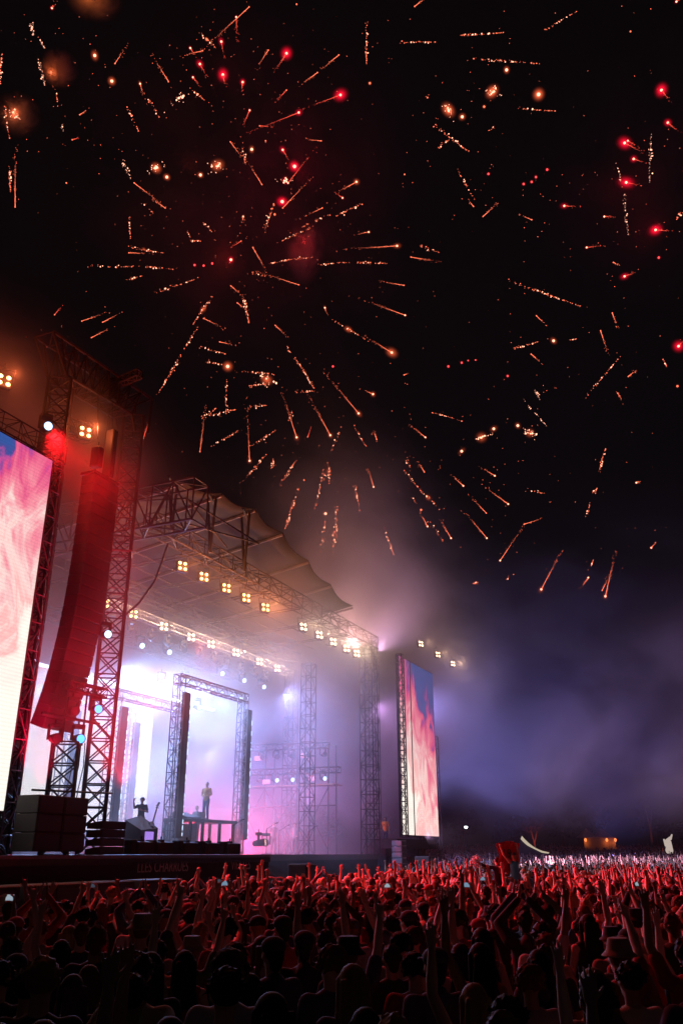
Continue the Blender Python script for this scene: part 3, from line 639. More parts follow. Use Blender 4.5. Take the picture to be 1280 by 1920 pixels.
def hand(m, w, d, palm, side, pose='open', k=1.0):
    """wrist w, direction of the fingers d, palm normal, side = direction of the thumb"""
    d = V3(d).normalized(); palm = V3(palm); palm = (palm - d * palm.dot(d)).normalized(); t = V3(side); t = (t - d * t.dot(d) - palm * t.dot(palm)).normalized()
    w = V3(w)
    m.cap(w, w + d * .025, .027, .028, 12, 3, .75, palm)
    for a in (-.024, -.008, .008, .024): m.cap(w + d * .02 + t * a * .8, w + d * .085 + t * a * 1.15, .015, .0125, 8, 3)
    L = [.062, .074, .068, .05]
    for i, a in enumerate((.030, .011, -.009, -.029)):
        curl = {'open': .12, 'relax': .55, 'fist': 1.7, 'v': .08 if i < 2 else 1.8, 'horn': .08 if i in (0, 3) else 1.8, 'point': .05 if i == 0 else 1.8, 'hold': 1.15}[pose] + .08 * i * (pose == 'open')
        spread = {'open': 1.0, 'v': 1.1}.get(pose, .3)
        b0 = w + d * (.092 - .004 * abs(i - 1)) + t * a * 1.05
        dd = (d + t * a * 5.5 * spread).normalized()
        l = L[i] * k
        d1 = (dd * cos(curl * .5) + palm * sin(curl * .5)); p1 = b0 + d1 * l * .52
        d2 = (dd * cos(curl) + palm * sin(curl)); p2 = p1 + d2 * l * .52
        m.cap(b0, p1, .0098, .0088, 8, 3); m.cap(p1, p2, .0088, .0072, 8, 3)
    th = (t * .85 + d * .55 + palm * (.25 if pose == 'open' else .7)).normalized()
    b0 = w + d * .028 + t * .022; p1 = b0 + th * .042; th2 = (th + d * .7 + (palm * .4 if pose != 'open' else V3((0, 0, 0)))).normalized()
    m.cap(b0, p1, .0135, .0105, 8, 3); m.cap(p1, p1 + th2 * .032, .0105, .008, 8, 3)
ARM = {   # elbow, wrist, finger direction, palm normal, hand pose  (for the right arm, x > 0; y forward)
 'up':    ((.27, .06, 1.70), (.25, .10, 1.965), (0, .05, 1), (0, 1, 0), 'open'),
 'upv':   ((.26, .02, 1.71), (.31, .06, 1.97), (.12, .05, 1), (0, 1, 0), 'v'),
 'uphorn':((.30, .05, 1.69), (.22, .12, 1.95), (-.1, .1, 1), (0, 1, 0), 'horn'),
 'uppoint':((.25, .10, 1.69), (.28, .25, 1.92), (.05, .35, 1), (0, 1, -.2), 'point'),
 'upfist':((.29, .04, 1.68), (.24, .10, 1.93), (0, .1, 1), (0, 1, 0), 'fist'),
 'wide':  ((.40, .03, 1.60), (.52, .06, 1.84), (.3, .05, 1), (0, 1, 0), 'open'),
 'fwd':   ((.24, .22, 1.55), (.18, .42, 1.74), (-.05, .6, .9), (0, .6, -.6), 'open'),
 'phone': ((.22, .20, 1.52), (.085, .33, 1.74), (-.15, .12, 1), (-.6, -.7, 0), 'hold'),
 'phonehi':((.24, .12, 1.66), (.10, .24, 1.90), (-.12, .12, 1), (-.6, -.7, 0), 'hold'),
 'clap':  ((.30, .14, 1.62), (.06, .22, 1.86), (-.15, .15, 1), (-1, 0, 0), 'open'),
 'head':  ((.38, .02, 1.63), (.17, -.03, 1.80), (-.9, -.1, .1), (0, 0, -1), 'relax'),
 'chest': ((.27, -.03, 1.16), (.07, .19, 1.24), (-.9, .2, .1), (0, -1, 0), 'relax'),
 'down':  ((.25, -.03, 1.15), (.26, .06, .90), (0, .08, -1), (-1, 0, 0), 'relax'),
 'hip':   ((.33, -.08, 1.18), (.19, .05, 1.02), (-.8, .4, -.3), (-.5, -.8, 0), 'relax'),
 'side':  ((.44, .02, 1.45), (.68, .05, 1.56), (1, .05, .35), (0, 1, 0), 'fist'),
}
def person_meshes(tag_, aR, aL, hair='short', sleeves='short', lean=0.0, twist=0.0, legs='stand', fine=.0078, ratio=.22, women=False):
    sh = .165 if women else .185; parts = {}
    def arms(m, who):
        for sgn, a in ((1, aR), (-1, aL)):
            e, w, d, pn, hp = ARM[a]; X = lambda p: V3((p[0] * sgn, p[1], p[2]))
            up = e[2] > 1.5; S = V3((sgn * sh, 0, 1.45 if up else 1.42)); E, Wv = X(e), X(w)
            if who == 'skin':
                m.cap(V3((sgn * .09, 0, 1.42)), S, .055, .054); m.cap(S, E, .049 if women else .055, .039); m.cap(E, E.lerp(Wv, .35), .039, .041); m.cap(E.lerp(Wv, .35), Wv, .041, .026)
                hand(m, Wv + (Wv - E).normalized() * .01, X(d), X(pn), V3((-sgn, 0, 0)) if abs(d[0]) < .6 else V3((0, .2, 1)), hp)
            else:
                q = {'none': .0, 'short': .62, 'long': 1}[sleeves]
                if q == 0: m.cap(V3((sgn * .07, 0, 1.42)), V3((sgn * (sh - .05), 0, 1.44)), .062, .058); continue
                m.cap(V3((sgn * .06, 0, 1.40)), S, .066, .068); m.cap(S, S.lerp(E, q), .068, .063 if q < 1 else .052)
                if q == 1: m.cap(E, Wv, .052, .038)
    def legs_(m, r):
        for sgn in (1, -1):
            if legs == 'stand': H, K, A_ = V3((sgn * .09, 0, .92)), V3((sgn * .10, .025, .49)), V3((sgn * .11, -.02, .07))
            else: H, K, A_ = V3((sgn * .12, .02, .92)), V3((sgn * .17, .36, .86)), V3((sgn * .15, .34, .46))
            m.cap(H, K, .082 + r, .056 + r); m.cap(K, A_.lerp(K, .6), .054 + r, .056 + r); m.cap(A_.lerp(K, .6), A_, .056 + r, .036 + r * 1.4)
    b = MB()   # skin
    b.ball((0, .005, 1.655), .076, .094, .098); b.cap((0, .03, 1.60), (0, .055, 1.575), .058, .046, 14, 4, .85, (1, 0, 0)); b.cap((0, -.012, 1.44), (0, .0, 1.60), .058, .053)
    b.cap((0, .092, 1.66), (0, .112, 1.632), .009, .014, 8, 3); b.cap((-.035, .082, 1.682), (.035, .082, 1.682), .014, .014, 8, 3)
    b.cap((-.02, .097, 1.598), (.02, .097, 1.598), .009, .009, 8, 3); b.cap((-.018, .093, 1.584), (.018, .093, 1.584), .009, .009, 8, 3)
    for sx_ in (-1, 1):
        b.ball((sx_ * .078, -.005, 1.645), .012, .02, .031, 10, 6); b.ball((sx_ * .03, .081, 1.658), .014, .013, .011, 10, 6); b.ball((sx_ * .042, .065, 1.628), .024, .022, .022, 10, 6)
    b.cap((0, 0, 1.33), (0, 0, 1.12), .15, .12, 18, 5, .68, (0, 1, 0)); b.cap((0, 0, 1.12), (0, 0, .95), .12, .145, 18, 5, .72, (0, 1, 0))
    arms(b, 'skin'); legs_(b, 0)
    for sx_ in (-1, 1):
        if legs == 'stand': b.cap((sx_ * .11, -.03, .045), (sx_ * .12, .13, .035), .042, .032, 12, 3)
        else: b.cap((sx_ * .15, .32, .42), (sx_ * .15, .44, .38), .04, .03, 12, 3)
    if women:
        for sx_ in (-1, 1): b.ball((sx_ * .07, .085, 1.28), .06, .05, .06)
    parts['skin'] = remeshed(b, 'body_' + tag_, M['skin'], fine, ratio)
    c = MB()
    c.cap((0, 0, 1.345), (0, .0, 1.10), .168, .150, 20, 5, .72, (0, 1, 0)); c.cap((0, 0, 1.10), (0, 0, .93), .150, .166, 20, 5, .74, (0, 1, 0)); c.cap((-.10, 0, 1.405), (.10, 0, 1.405), .066, .066)
    if women:
        for sx_ in (-1, 1): c.ball((sx_ * .07, .09, 1.28), .066, .055, .066)
    arms(c, 'cloth')
    if sleeves == 'long': c.cap((0, -.05, 1.47), (0, -.09, 1.44), .07, .075)
    parts['shirt'] = remeshed(c, 'shirt_' + tag_, M['cloth'], .013, .30)
    t = MB(); legs_(t, .016); t.cap((0, 0, .99), (0, 0, .90), .150, .160, 18, 4, .74, (0, 1, 0)); parts['trousers'] = remeshed(t, 'trousers_' + tag_, M['cloth'], .018, .3)
    h = MB()
    if hair == 'short':
        h.ball((0, -.012, 1.672), .082, .095, .094); h.cap((0, -.055, 1.64), (0, -.05, 1.585), .058, .046)
        for i in range(110):
            a, e_ = U(0, 2 * pi), U(-.35, 1.5); dv = V3((cos(a) * cos(e_), sin(a) * cos(e_) - .2, sin(e_))).normalized(); p = V3((0, -.012, 1.668)) + V3((dv.x * .082, dv.y * .095, dv.z * .094)); h.cap(p, p + dv * U(.004, .02) + V3((U(-.012, .012), U(-.012, .012), 0)), .010, .005, 5, 2)
    elif hair == 'messy':
        h.ball((0, -.012, 1.68), .092, .104, .10)
        for i in range(150):
            a, e_ = U(0, 2 * pi), U(-.2, 1.4); dv = V3((cos(a) * cos(e_), sin(a) * cos(e_) - .25, sin(e_))).normalized(); p = V3((0, -.012, 1.67)) + dv * .09; h.cap(p, p + dv * U(.012, .036) + V3((U(-.02, .02), U(-.02, .02), U(-.02, .01))), .011, .005, 5, 2)
    elif hair in ('long', 'wavy'):
        h.ball((0, -.012, 1.675), .09, .102, .10); h.cap((0, -.05, 1.66), (0, -.095, 1.44), .078, .062, 16, 5, .62, (0, 1, 0))
        for i in range(26):
            x = U(-.085, .085); p = V3((x * .9, -.075 - U(0, .03), 1.68)); q = V3((x * 1.05 + U(-.02, .02), -.09 - U(0, .04), 1.47)); r_ = V3((x * 1.1 + U(-.05, .05), -.12 - U(0, .05), U(1.24, 1.38)))
            h.cap(p, q, .018, .015, 7, 2); h.cap(q, r_, .015, .005, 7, 2)
        for sx_ in (-1, 1): h.cap((sx_ * .078, .0, 1.68), (sx_ * .095, -.02, 1.46), .024, .018)
    elif hair == 'bun': h.ball((0, -.012, 1.672), .084, .098, .097); h.ball((0, -.075, 1.78), .042, .042, .04); h.cap((0, -.06, 1.63), (0, -.06, 1.60), .06, .05)
    elif hair == 'tail':
        h.ball((0, -.012, 1.672), .084, .098, .097); h.cap((0, -.10, 1.70), (0, -.15, 1.62), .026, .03); h.cap((0, -.15, 1.62), (0, -.13, 1.42), .03, .012)
    elif hair == 'bald': h.ball((0, -.045, 1.625), .081, .062, .05)
    elif hair == 'cap': h.ball((0, -.012, 1.672), .084, .098, .085); h.cap((0, -.06, 1.63), (0, -.055, 1.58), .06, .05)
    elif hair == 'curly':
        for i in range(330):
            a, e_ = U(0, 2 * pi), U(-.55, 1.5); dv = V3((cos(a) * cos(e_), sin(a) * cos(e_) - .3, sin(e_))).normalized(); h.ball(V3((0, -.02, 1.67)) + dv * U(.085, .120), U(.010, .017), n=6, k=4)
    parts['hair'] = remeshed(h, 'hair_' + tag_, M['hair'], .0085, .35, 3 if hair in ('bald', 'cap', 'bun', 'tail') else 1)
    if hair == 'cap':
        k = MB(); k.ball((0, -.008, 1.705), .096, .108, .075); k.cap((-.05, .10, 1.695), (.05, .10, 1.695), .05, .05, 12, 3, .18, (0, 0, 1)); parts['cap'] = remeshed(k, 'cap_' + tag_, M['cloth'], .009, .35)
    if hair == 'bucket':
        k = MB(); k.ball((0, -.01, 1.665), .083, .097, .094); parts['hair'] = remeshed(k, 'hair_' + tag_, M['hair'], .012, .3)
        k = MB(); k.bar((0, -.008, 1.70), (0, -.008, 1.80), .105, .082, 20); k.bar((0, -.008, 1.665), (0, -.008, 1.705), .152, .108, 20); parts['bucket_hat'] = remeshed(k, 'hat_' + tag_, M['cloth'], .010, .35)
    return parts
shoe = MB()
for sx_ in (-1, 1): shoe.cap((sx_ * .11, -.035, .05), (sx_ * .122, .15, .042), .05, .042, 12, 4); shoe.cap((sx_ * .11, -.03, .07), (sx_ * .11, -.025, .12), .048, .045)
SHOE = remeshed(shoe, 'shoes', M['cloth'], .012, .4)

VAR = [ # key, right, left, hair, sleeves, women, pose words, hair words
 ('a', 'up', 'up', 'short', 'short', 0, 'both arms raised', 'short-haired'),
 ('b', 'upv', 'down', 'messy', 'short', 0, 'V sign up', 'tousle-haired'),
 ('c', 'down', 'up', 'long', 'none', 1, 'left arm raised', 'long-haired'),
 ('d', 'phonehi', 'phonehi', 'bun', 'short', 1, 'holding a phone up', 'bun-haired'),
 ('e', 'wide', 'wide', 'cap', 'short', 0, 'arms spread high', 'capped'),
 ('f', 'clap', 'clap', 'short', 'long', 0, 'clapping overhead', 'short-haired'),
 ('g', 'down', 'chest', 'curly', 'short', 0, 'arms down', 'curly-haired'),
 ('h', 'down', 'down', 'wavy', 'long', 1, 'arms down', 'wavy-haired'),
 ('i', 'uphorn', 'fwd', 'tail', 'none', 1, 'horn sign up', 'ponytailed'),
 ('j', 'uppoint', 'down', 'bucket', 'short', 0, 'pointing up', 'bucket-hatted'),
 ('k', 'head', 'head', 'messy', 'short', 0, 'hands on head', 'tousle-haired'),
 ('l', 'down', 'hip', 'messy', 'short', 0, 'hand on hip', 'tousle-haired'),
 ('m', 'up', 'down', 'wavy', 'none', 1, 'right arm raised', 'wavy-haired'),
 ('n', 'fwd', 'upfist', 'short', 'none', 0, 'left fist raised', 'short-haired'),
 ('o', 'chest', 'down', 'cap', 'long', 0, 'arm across chest', 'capped'),
 ('p', 'down', 'down', 'short', 'short', 0, 'arms down', 'short-haired'),
]
PM = {}
for v in VAR: PM[v[0]] = person_meshes(v[0], v[1], v[2], v[3], v[4], women=bool(v[5]))
SKIN = [(.55, .36, .27), (.62, .42, .32), (.48, .30, .21), (.30, .18, .12), (.58, .40, .30)]
HAIR = [((.02, .014, .01), 'dark'), ((.05, .03, .018), 'brown'), ((.012, .01, .01), 'black'), ((.30, .20, .09), 'blond'), ((.14, .06, .03), 'auburn')]
SHIRT = [((.035, .033, .036), 'black top'), ((.5, .48, .47), 'white top'), ((.08, .09, .13), 'navy top'), ((.25, .24, .25), 'grey top'), ((.35, .05, .05), 'red top'), ((.05, .05, .05), 'dark top'), ((.03, .03, .04), 'black top'), ((.045, .03, .03), 'dark top'), ((.45, .40, .30), 'beige top'), ((.10, .16, .12), 'green top')]
def put_person(key, loc, rz, label=None, group=None, scale=1.0, skin=None, hair=None, shirt=None, trou=None, parts=('shirt', 'trousers', 'hair'), hat=None, shoes=False, cat='person', extra=None):
    P = PM[key]
    o = bpy.data.objects.new('person', P['skin']); COL.objects.link(o); o.location = loc; o.rotation_euler = (0, 0, rz); o.scale = (scale, scale, scale)
    o.color = (*(skin or random.choice(SKIN)), 1)
    hc = hair or random.choice(HAIR)[0]; sc_ = shirt or random.choice(SHIRT)[0]
    for p_ in P:
        if p_ == 'skin' or (p_ in ('shirt', 'trousers', 'hair') and p_ not in parts): continue
        c = bpy.data.objects.new(p_, P[p_]); COL.objects.link(c); c.parent = o
        c.color = (*{'hair': hc, 'shirt': sc_, 'trousers': trou or random.choice([(.03, .04, .07), (.02, .02, .022), (.09, .08, .07)]), 'cap': hat or random.choice([(.03, .03, .03), (.06, .06, .08), (.3, .04, .04)]), 'bucket_hat': hat or random.choice([(.3, .27, .2), (.04, .04, .05)])}[p_], 1)
    if shoes:
        c = bpy.data.objects.new('shoes', SHOE); COL.objects.link(c); c.parent = o; c.color = (.04, .04, .04, 1)
    if label: tag(o, label, cat, group)
    return o
def face(x, y, tx=None, ty=None):
    T = F(17, 4) if tx is None else V3((tx, ty, 0)); return math.atan2(T.y - y, T.x - x) - pi / 2

# phone held up: a thing of its own
PHS = MB().bbox(-.038, .038, -.005, .005, -.078, .078, .004).mesh('phone_body', M['plastic'])
PHL = [emis('phone_screen_' + str(i), c, s) for i, (c, s) in enumerate((((.45, .7, 1), .35), ((.7, .85, 1), .42), ((.25, .35, .5), .15)))]
SCR = [MB().add([(-.034, -.0062, -.07), (.034, -.0062, -.07), (.034, -.0062, .07), (-.034, -.0062, .07)], [(0, 1, 2, 3)]).mesh('phone_screen', m) for m in PHL]

def in_field(x, y):
    s, b = sb_of(V3((x, y, 0)))
    if b < (-9.3 if s < 14 else -6.5): return True
    return s > 56 and b < 40
ORD = ['first', 'second', 'third', 'fourth', 'fifth', 'sixth', 'seventh', 'eighth', 'ninth', 'tenth', 'eleventh', 'twelfth', 'thirteenth', 'fourteenth', 'fifteenth', 'sixteenth', 'seventeenth', 'eighteenth', 'nineteenth', 'twentieth', 'twenty-first', 'twenty-second', 'twenty-third', 'twenty-fourth', 'twenty-fifth', 'twenty-sixth', 'twenty-seventh', 'twenty-eighth', 'twenty-ninth', 'thirtieth']
count = 0; row = 0; y = 3.9
low = 'ghlpof'; mixed = 'ghlpoghlpoabcdefijkmn'; hi = 'abcdefijkmnhpgloghpoglghpl'
DEND = 0
while count < 292:
    half = .385 * y + .5; x = -half + U(0, .3); k_ = 0
    while x < half:
        yy = y + U(-.22, .22)
        if in_field(x, yy):
            pool = 'ghlpghclp' if y < 6.5 else ('ghlpoghplocaj' if y < 9.5 else (mixed if y < 13 else hi))
            key = random.choice(pool); v = next(q for q in VAR if q[0] == key)
            hc = random.choice(HAIR); st = random.choice(SHIRT if y > 6 else SHIRT[:1] + SHIRT[5:6] + SHIRT[2:3])
            rowt = ORD[row] if row < len(ORD) else 'last'
            lab = '%s %s in %s, %s, row %s, %s from left' % (v[7] if v[7] in ('capped', 'bucket-hatted', 'bald') else hc[1] + ' ' + v[7], 'woman' if v[5] else 'person', st[1], v[6], rowt, ORD[k_] if k_ < len(ORD) else 'last')
            
            sc_ = U(.93, 1.04) * (1.0 if not v[5] else .96); rz = face(x, yy) + U(-.45, .45)
            put_person(key, (x, yy, ground_z(x, yy) + U(-.03, 0) * 0), rz, lab, 'people of the nearer crowd', sc_, hair=hc[0], shirt=st[0])
            if key == 'd':
                ph = empty('phone', (0, 0, 0), 0, 'small lit phone held up in crowd row %s, %s person from left' % (rowt, ORD[k_] if k_ < len(ORD) else 'last'), 'phone', 'phones held up in the crowd')
                R_ = Matrix.Translation((x, yy, ground_z(x, yy))) @ Matrix.Rotation(rz, 4, 'Z') @ Matrix.Scale(sc_, 4)
                q = R_ @ V3((0.0, .27, 2.0)); ph.location = q; ph.rotation_euler = (radians(10), 0, rz)
                for nm, me in (('phone_body', PHS), ('phone_screen', random.choice(SCR))):
                    c = bpy.data.objects.new(nm, me); COL.objects.link(c); c.parent = ph; c.rotation_euler = (0, pi / 2, 0)
            count += 1; k_ += 1
        x += U(.50, .78)
    y += U(.66, .8) if y < 9 else U(.70, .85); row += 1
DEND = y

# the rest of the crowd: one merged mass of the same figures, simplified with distance
def lod(key, target):
    vs_, fs_, cs_ = [], [], []
    for nm, me in PM[key].items():
        if nm == 'trousers' and target < 3000: continue
        o = bpy.data.objects.new('tmp', me); COL.objects.link(o); d = o.modifiers.new('d', 'DECIMATE')
        want = target * {'skin': .55, 'shirt': .22, 'trousers': .08, 'hair': .15}.get(nm, .08)
        d.ratio = min(1, want / max(1, len(me.polygons)))
        dg = bpy.context.evaluated_depsgraph_get(); dg.update(); e = o.evaluated_get(dg).to_mesh()
        e.calc_loop_triangles(); n = len(e.vertices); a = np.empty(n * 3, 'f'); e.vertices.foreach_get('co', a)
        f = np.empty(len(e.loop_triangles) * 3, 'i'); e.loop_triangles.foreach_get('vertices', f)
        base = sum(len(q) for q in vs_); vs_.append(a.reshape(-1, 3)); fs_.append(f.reshape(-1, 3) + base)
        cs_.append(np.full(n, {'skin': 0, 'shirt': 1, 'trousers': 2, 'hair': 3}.get(nm, 4)))
        bpy.data.objects.remove(o)
    vv = np.concatenate(vs_); ff = np.concatenate(fs_); cc = np.concatenate(cs_)
    if target < 3000:                                       # keep what stands above the waist
        keep = vv[:, 2] > .95; kf = keep[ff].all(1); ff = ff[kf]; used = np.unique(ff); mp_ = -np.ones(len(vv), int); mp_[used] = np.arange(len(used)); vv = vv[used]; cc = cc[used]; ff = mp_[ff]
    return vv, ff, cc
def crowd_mass():
    L1 = {k: lod(k, 1500) for k in set(hi)}; L2 = {k: lod(k, 420) for k in set(hi)}
    AV, AF, AC = [], [], []; base = 0; y = DEND; n = 0
    while y < 175:
        half = .385 * y + 1.0; x = -half
        sp = .66 if y < 45 else (.85 if y < 80 else 1.25)
        while x < half:
            yy = y + U(-.3, .3); xx = x + U(-.1, .1)
            s_, b_ = sb_of(V3((xx, yy, 0)))
            okk = (b_ < (-9.3 if s_ < 14 else -6.5)) or (s_ > 58 and b_ < 6 + (s_ - 58) * .35)
            if okk and not (abs(xx - .178 * yy) < 1.0 and 22 < yy < 33.5):
                key = random.choice(hi); vv, ff, cc = (L1 if yy < 45 else L2)[key]
                a = face(xx, yy) + U(-.5, .5); c, s = cos(a), sin(a); k = U(.92, 1.06)
                R = np.array([[c, s, 0], [-s, c, 0], [0, 0, 1]]) * k
                AV.append(vv @ R + np.array([xx, yy, ground_z(xx, min(yy, 170))])); AF.append(ff + base); base += len(vv)
                sk = random.choice(SKIN); hr = random.choice(HAIR)[0]; st = random.choice(SHIRT + [SHIRT[1]] * 2)[0]
                pal = np.array([sk, st, (.03, .035, .05), hr, random.choice([(.5, .48, .46), (.04, .04, .04), (.35, .05, .05)])]); AC.append(pal[cc]); n += 1
            x += sp * U(.8, 1.2)
        y += .8 if y < 45 else (1.1 if y < 80 else 1.9)
    V = np.concatenate(AV).astype('f'); Fc = np.concatenate(AF).astype('i'); Cc = np.concatenate(AC)
    me = bpy.data.meshes.new('crowd'); me.vertices.add(len(V)); me.vertices.foreach_set('co', V.ravel())
    me.loops.add(len(Fc) * 3); me.loops.foreach_set('vertex_index', Fc.ravel()); me.polygons.add(len(Fc))
    me.polygons.foreach_set('loop_start', np.arange(0, len(Fc) * 3, 3, dtype='i')); me.polygons.foreach_set('loop_total', np.full(len(Fc), 3, 'i'))
    me.polygons.foreach_set('use_smooth', np.ones(len(Fc), bool)); me.update(calc_edges=True)
    ca = me.color_attributes.new('kind_colour', 'FLOAT_COLOR', 'POINT'); ca.data.foreach_set('color', np.concatenate([Cc, np.ones((len(Cc), 1))], 1).astype('f').ravel())
    m = new_mat('crowd_mixed'); at_ = m.node_tree.nodes.new('ShaderNodeAttribute'); at_.attribute_name = 'kind_colour'; m.node_tree.links.new(at_.outputs['Color'], m.node_tree.nodes['Principled BSDF'].inputs['Base Color']); m.node_tree.nodes['Principled BSDF'].inputs['Roughness'].default_value = .7
    me.materials.append(m); o = bpy.data.objects.new('crowd', me); COL.objects.link(o); tag(o, kind='stuff'); print('crowd', n, len(V), 'DEND', DEND)
crowd_mass()
for v in 'abcdefghijklmnop': pass

# people on the stage
ARM['jacket'] = ((.27, .0, 1.17), (.09, .16, 1.08), (-.8, .3, -.2), (0, -1, 0), 'relax')
ARM['bassL'] = ((.30, .10, 1.32), (.28, .30, 1.60), (-.2, .2, 1), (-1, 0, 0), 'hold')
PM['singer'] = person_meshes('singer', 'jacket', 'jacket', 'short', 'long')
PM['bass'] = person_meshes('bass', 'bassL', 'chest', 'messy', 'short')
toc = lambda s, b: face(*F(s, b).xy, 0, 0)
put_person('singer', F(16.35, 3.2, 3.93), toc(16.35, 3.2) - .5, 'singer in tan jacket and blue jeans standing on the raised table', None, 1.0, skin=(.55, .38, .3), hair=(.45, .42, .38), shirt=(.55, .36, .16), trou=(.06, .10, .22), shoes=True)
put_person('bass', F(9.9, 2.2, 2.9), toc(9.9, 2.2) - .3, 'dark musician playing an upright bass behind the violet-fronted case', None, .96, skin=(.4, .25, .2), hair=(.02, .015, .01), shirt=(.03, .03, .03), shoes=True)
t = thing('upright_bass', 'scroll and neck of an upright bass held by the dark musician', 'instrument', 10.2, 2.0, 2.55)
k = MB(); k.cap((0, 0, .35), (0, 0, .62), .28, .24, 16, 5, .4, (0, 1, 0)); k.cap((0, 0, .62), (.02, 0, .95), .2, .17, 16, 5, .4, (0, 1, 0)); b_o = MB(); b_o.v, b_o.f = k.v, k.f; b_o.build('sound_box', M['wood'], t, smooth=True)
k = MB(); k.bar((.02, -.06, .95), (.1, -.1, 1.75), .035, .028, 8); k.cap((.1, -.1, 1.75), (.11, -.16, 1.86), .04, .05); 
for z in (1.68, 1.76): k.bar((0.0, -.1, z), (.2, -.1, z), .012)
k.build('neck', M['wood'], t); t.rotation_euler = (0, .12, ROT - .3)
put_person('p', F(17.7, 4.6, 2.9), toc(17, 4) + 2.5, 'dim stagehand standing in pink smoke behind the raised table', None, 1.0, shirt=(.1, .1, .1), shoes=True)
for i, (s, b, key, w_) in enumerate(((22.3, 5.0, 'g', 'leftmost'), (23.6, 5.4, 'n', 'second from left'), (26.6, 5.0, 'p', 'third from left'), (27.8, 4.2, 'l', 'rightmost'))):
    put_person(key, F(s, b, 2.36), toc(s, b) + U(-1, 1), 'faint band member in the pink smoke at stage right, %s of four' % w_, 'band members in the pink smoke', 1.0, skin=(.5, .33, .27), shirt=(.25, .2, .2), shoes=True)
put_person('h', F(37.1, 2.0, 2.9), toc(37, 2), 'steward in orange vest standing left of the far video screen', None, 1.05, skin=(.45, .3, .2), hair=(.02, .02, .02), shirt=(.85, .42, .06), shoes=True)
k = MB(); k.bbox(-1.2, 1.2, -.8, .8, 0, 2.85, .03); tag(k.build('access_platform', M['black_steel'], None, F(37.1, 2.3, 0.02), ROT), 'dark platform block under the steward left of the far screen', 'platform')
t = thing('speaker_stack', 'grey stack of slim speakers standing in smoke left of the far screen', 'loudspeaker', 34.4, -.2, 2.3 - 2.3)
for i in range(5):
    k = MB(); k.bbox(0, .9, 0, .7, 2.3 + i * .36 - .9, 2.3 + i * .36 + .34 - .9, .03); c = k.build('speaker_cabinet', M['greybox'], t)
    k = MB(); k.box(.08, .82, -.02, 0, 1.45 + i * .36, 1.7 + i * .36); k.build('grille', M['grille'], c)
k = MB(); k.box(0, .9, 0, .7, 0, 1.39); k.build('plinth', M['black_steel'], t)

# riders on shoulders with the red shirt, number 19
ARM['hold19L'] = ((.36, .05, 1.66), (.46, .09, 1.91), (0, .1, 1), (0, 1, 0), 'fist')
ARM['hold19'] = ((.24, .05, 1.70), (.24, .10, 1.95), (0, .1, 1), (0, 1, 0), 'fist')
ARM['low'] = ((.26, .10, 1.20), (.20, .22, 1.32), (0, .8, .3), (-1, 0, 0), 'fist')
PM['rider'] = person_meshes('rider', 'hold19', 'hold19L', 'cap', 'none', legs='sit')
PM['rider2'] = person_meshes('rider2', 'chest', 'side', 'short', 'long', legs='sit')
PM['carrier'] = person_meshes('carrier', 'low', 'low', 'messy', 'short')
P0 = V3((5.95, 31.6, 0)); fz = face(P0.x, P0.y) * .6
put_person('carrier', P0, fz, 'person carrying the cyan-vested rider on the shoulders in the middle crowd', None, 1.02, shirt=(.5, .48, .47))
rd = put_person('rider', P0 + V3((-.02, -.05, .66)), fz, 'rider on shoulders in cyan vest and dark cap holding up a red shirt', None, 1.0, shirt=(.03, .42, .55), hat=(.05, .08, .10))
t = empty('red_shirt', P0 + V3((-.14, .13, 2.68)), fz, 'red football shirt with dark number 19 held up high above the crowd', 'shirt')
k = MB(); n = 14; base = 0
rows_ = 12; W_ = .40
for side_ in (0, 1):
    for j in range(rows_ + 1):
        for i in range(n + 1):
            x = -W_ + 2 * W_ * i / n; z = .08 - .98 * j / rows_; xx = x * (1 if j > 3 else 1.28 - .07 * j) - .10 * (j / rows_)
            k.v.append((xx, .02 * sin(i * 1.3 + j * .4) + .03 * sin(j * .9 + i * .5) + side_ * .012, z - .04 * cos(i / n * 2 * pi) * (1 if j == 0 else .4)))
S_ = (n + 1) * (rows_ + 1)
for j in range(rows_):
    for i in range(n): q = j * (n + 1) + i; k.f.append((q, q + n + 1, q + n + 2, q + 1)); k.f.append((S_ + q, S_ + q + 1, S_ + q + n + 2, S_ + q + n + 1))
k.build('shirt_cloth', pbr('red_shirt_cloth', (.55, .02, .02), .8, 0, .15, 6), t, smooth=True)
text('19', -.37, -.42, .40, -.085, 'number', M['black_cab'], t)
P1 = V3((5.38, 31.9, 0))
put_person('carrier', P1, fz + .2, 'person carrying the dark-clothed rider beside the red shirt', None, 1.0, shirt=(.06, .06, .07))
put_person('rider2', P1 + V3((0, -.05, .55)), fz, 'dark-clothed rider on shoulders stretching the left arm out with a pompom', None, .98, shirt=(.03, .03, .035))
k = MB()
for i in range(260):
    a, e_ = U(0, 2 * pi), U(-1.5, 1.5); dv = V3((cos(a) * cos(e_), sin(a) * cos(e_), sin(e_))); k.bar(dv * .05, dv * U(.16, .24), .014, .004, 4)
Rr = Matrix.Rotation(fz, 4, 'Z'); q = P1 + V3((0, 0, .55)) + Rr @ V3((-.82, .05, 1.58)); tag(k.build('pompom', M['hair'], None, q), 'dark shaggy pompom held out by the rider beside the red shirt', 'pompom')
k.build  # noqa

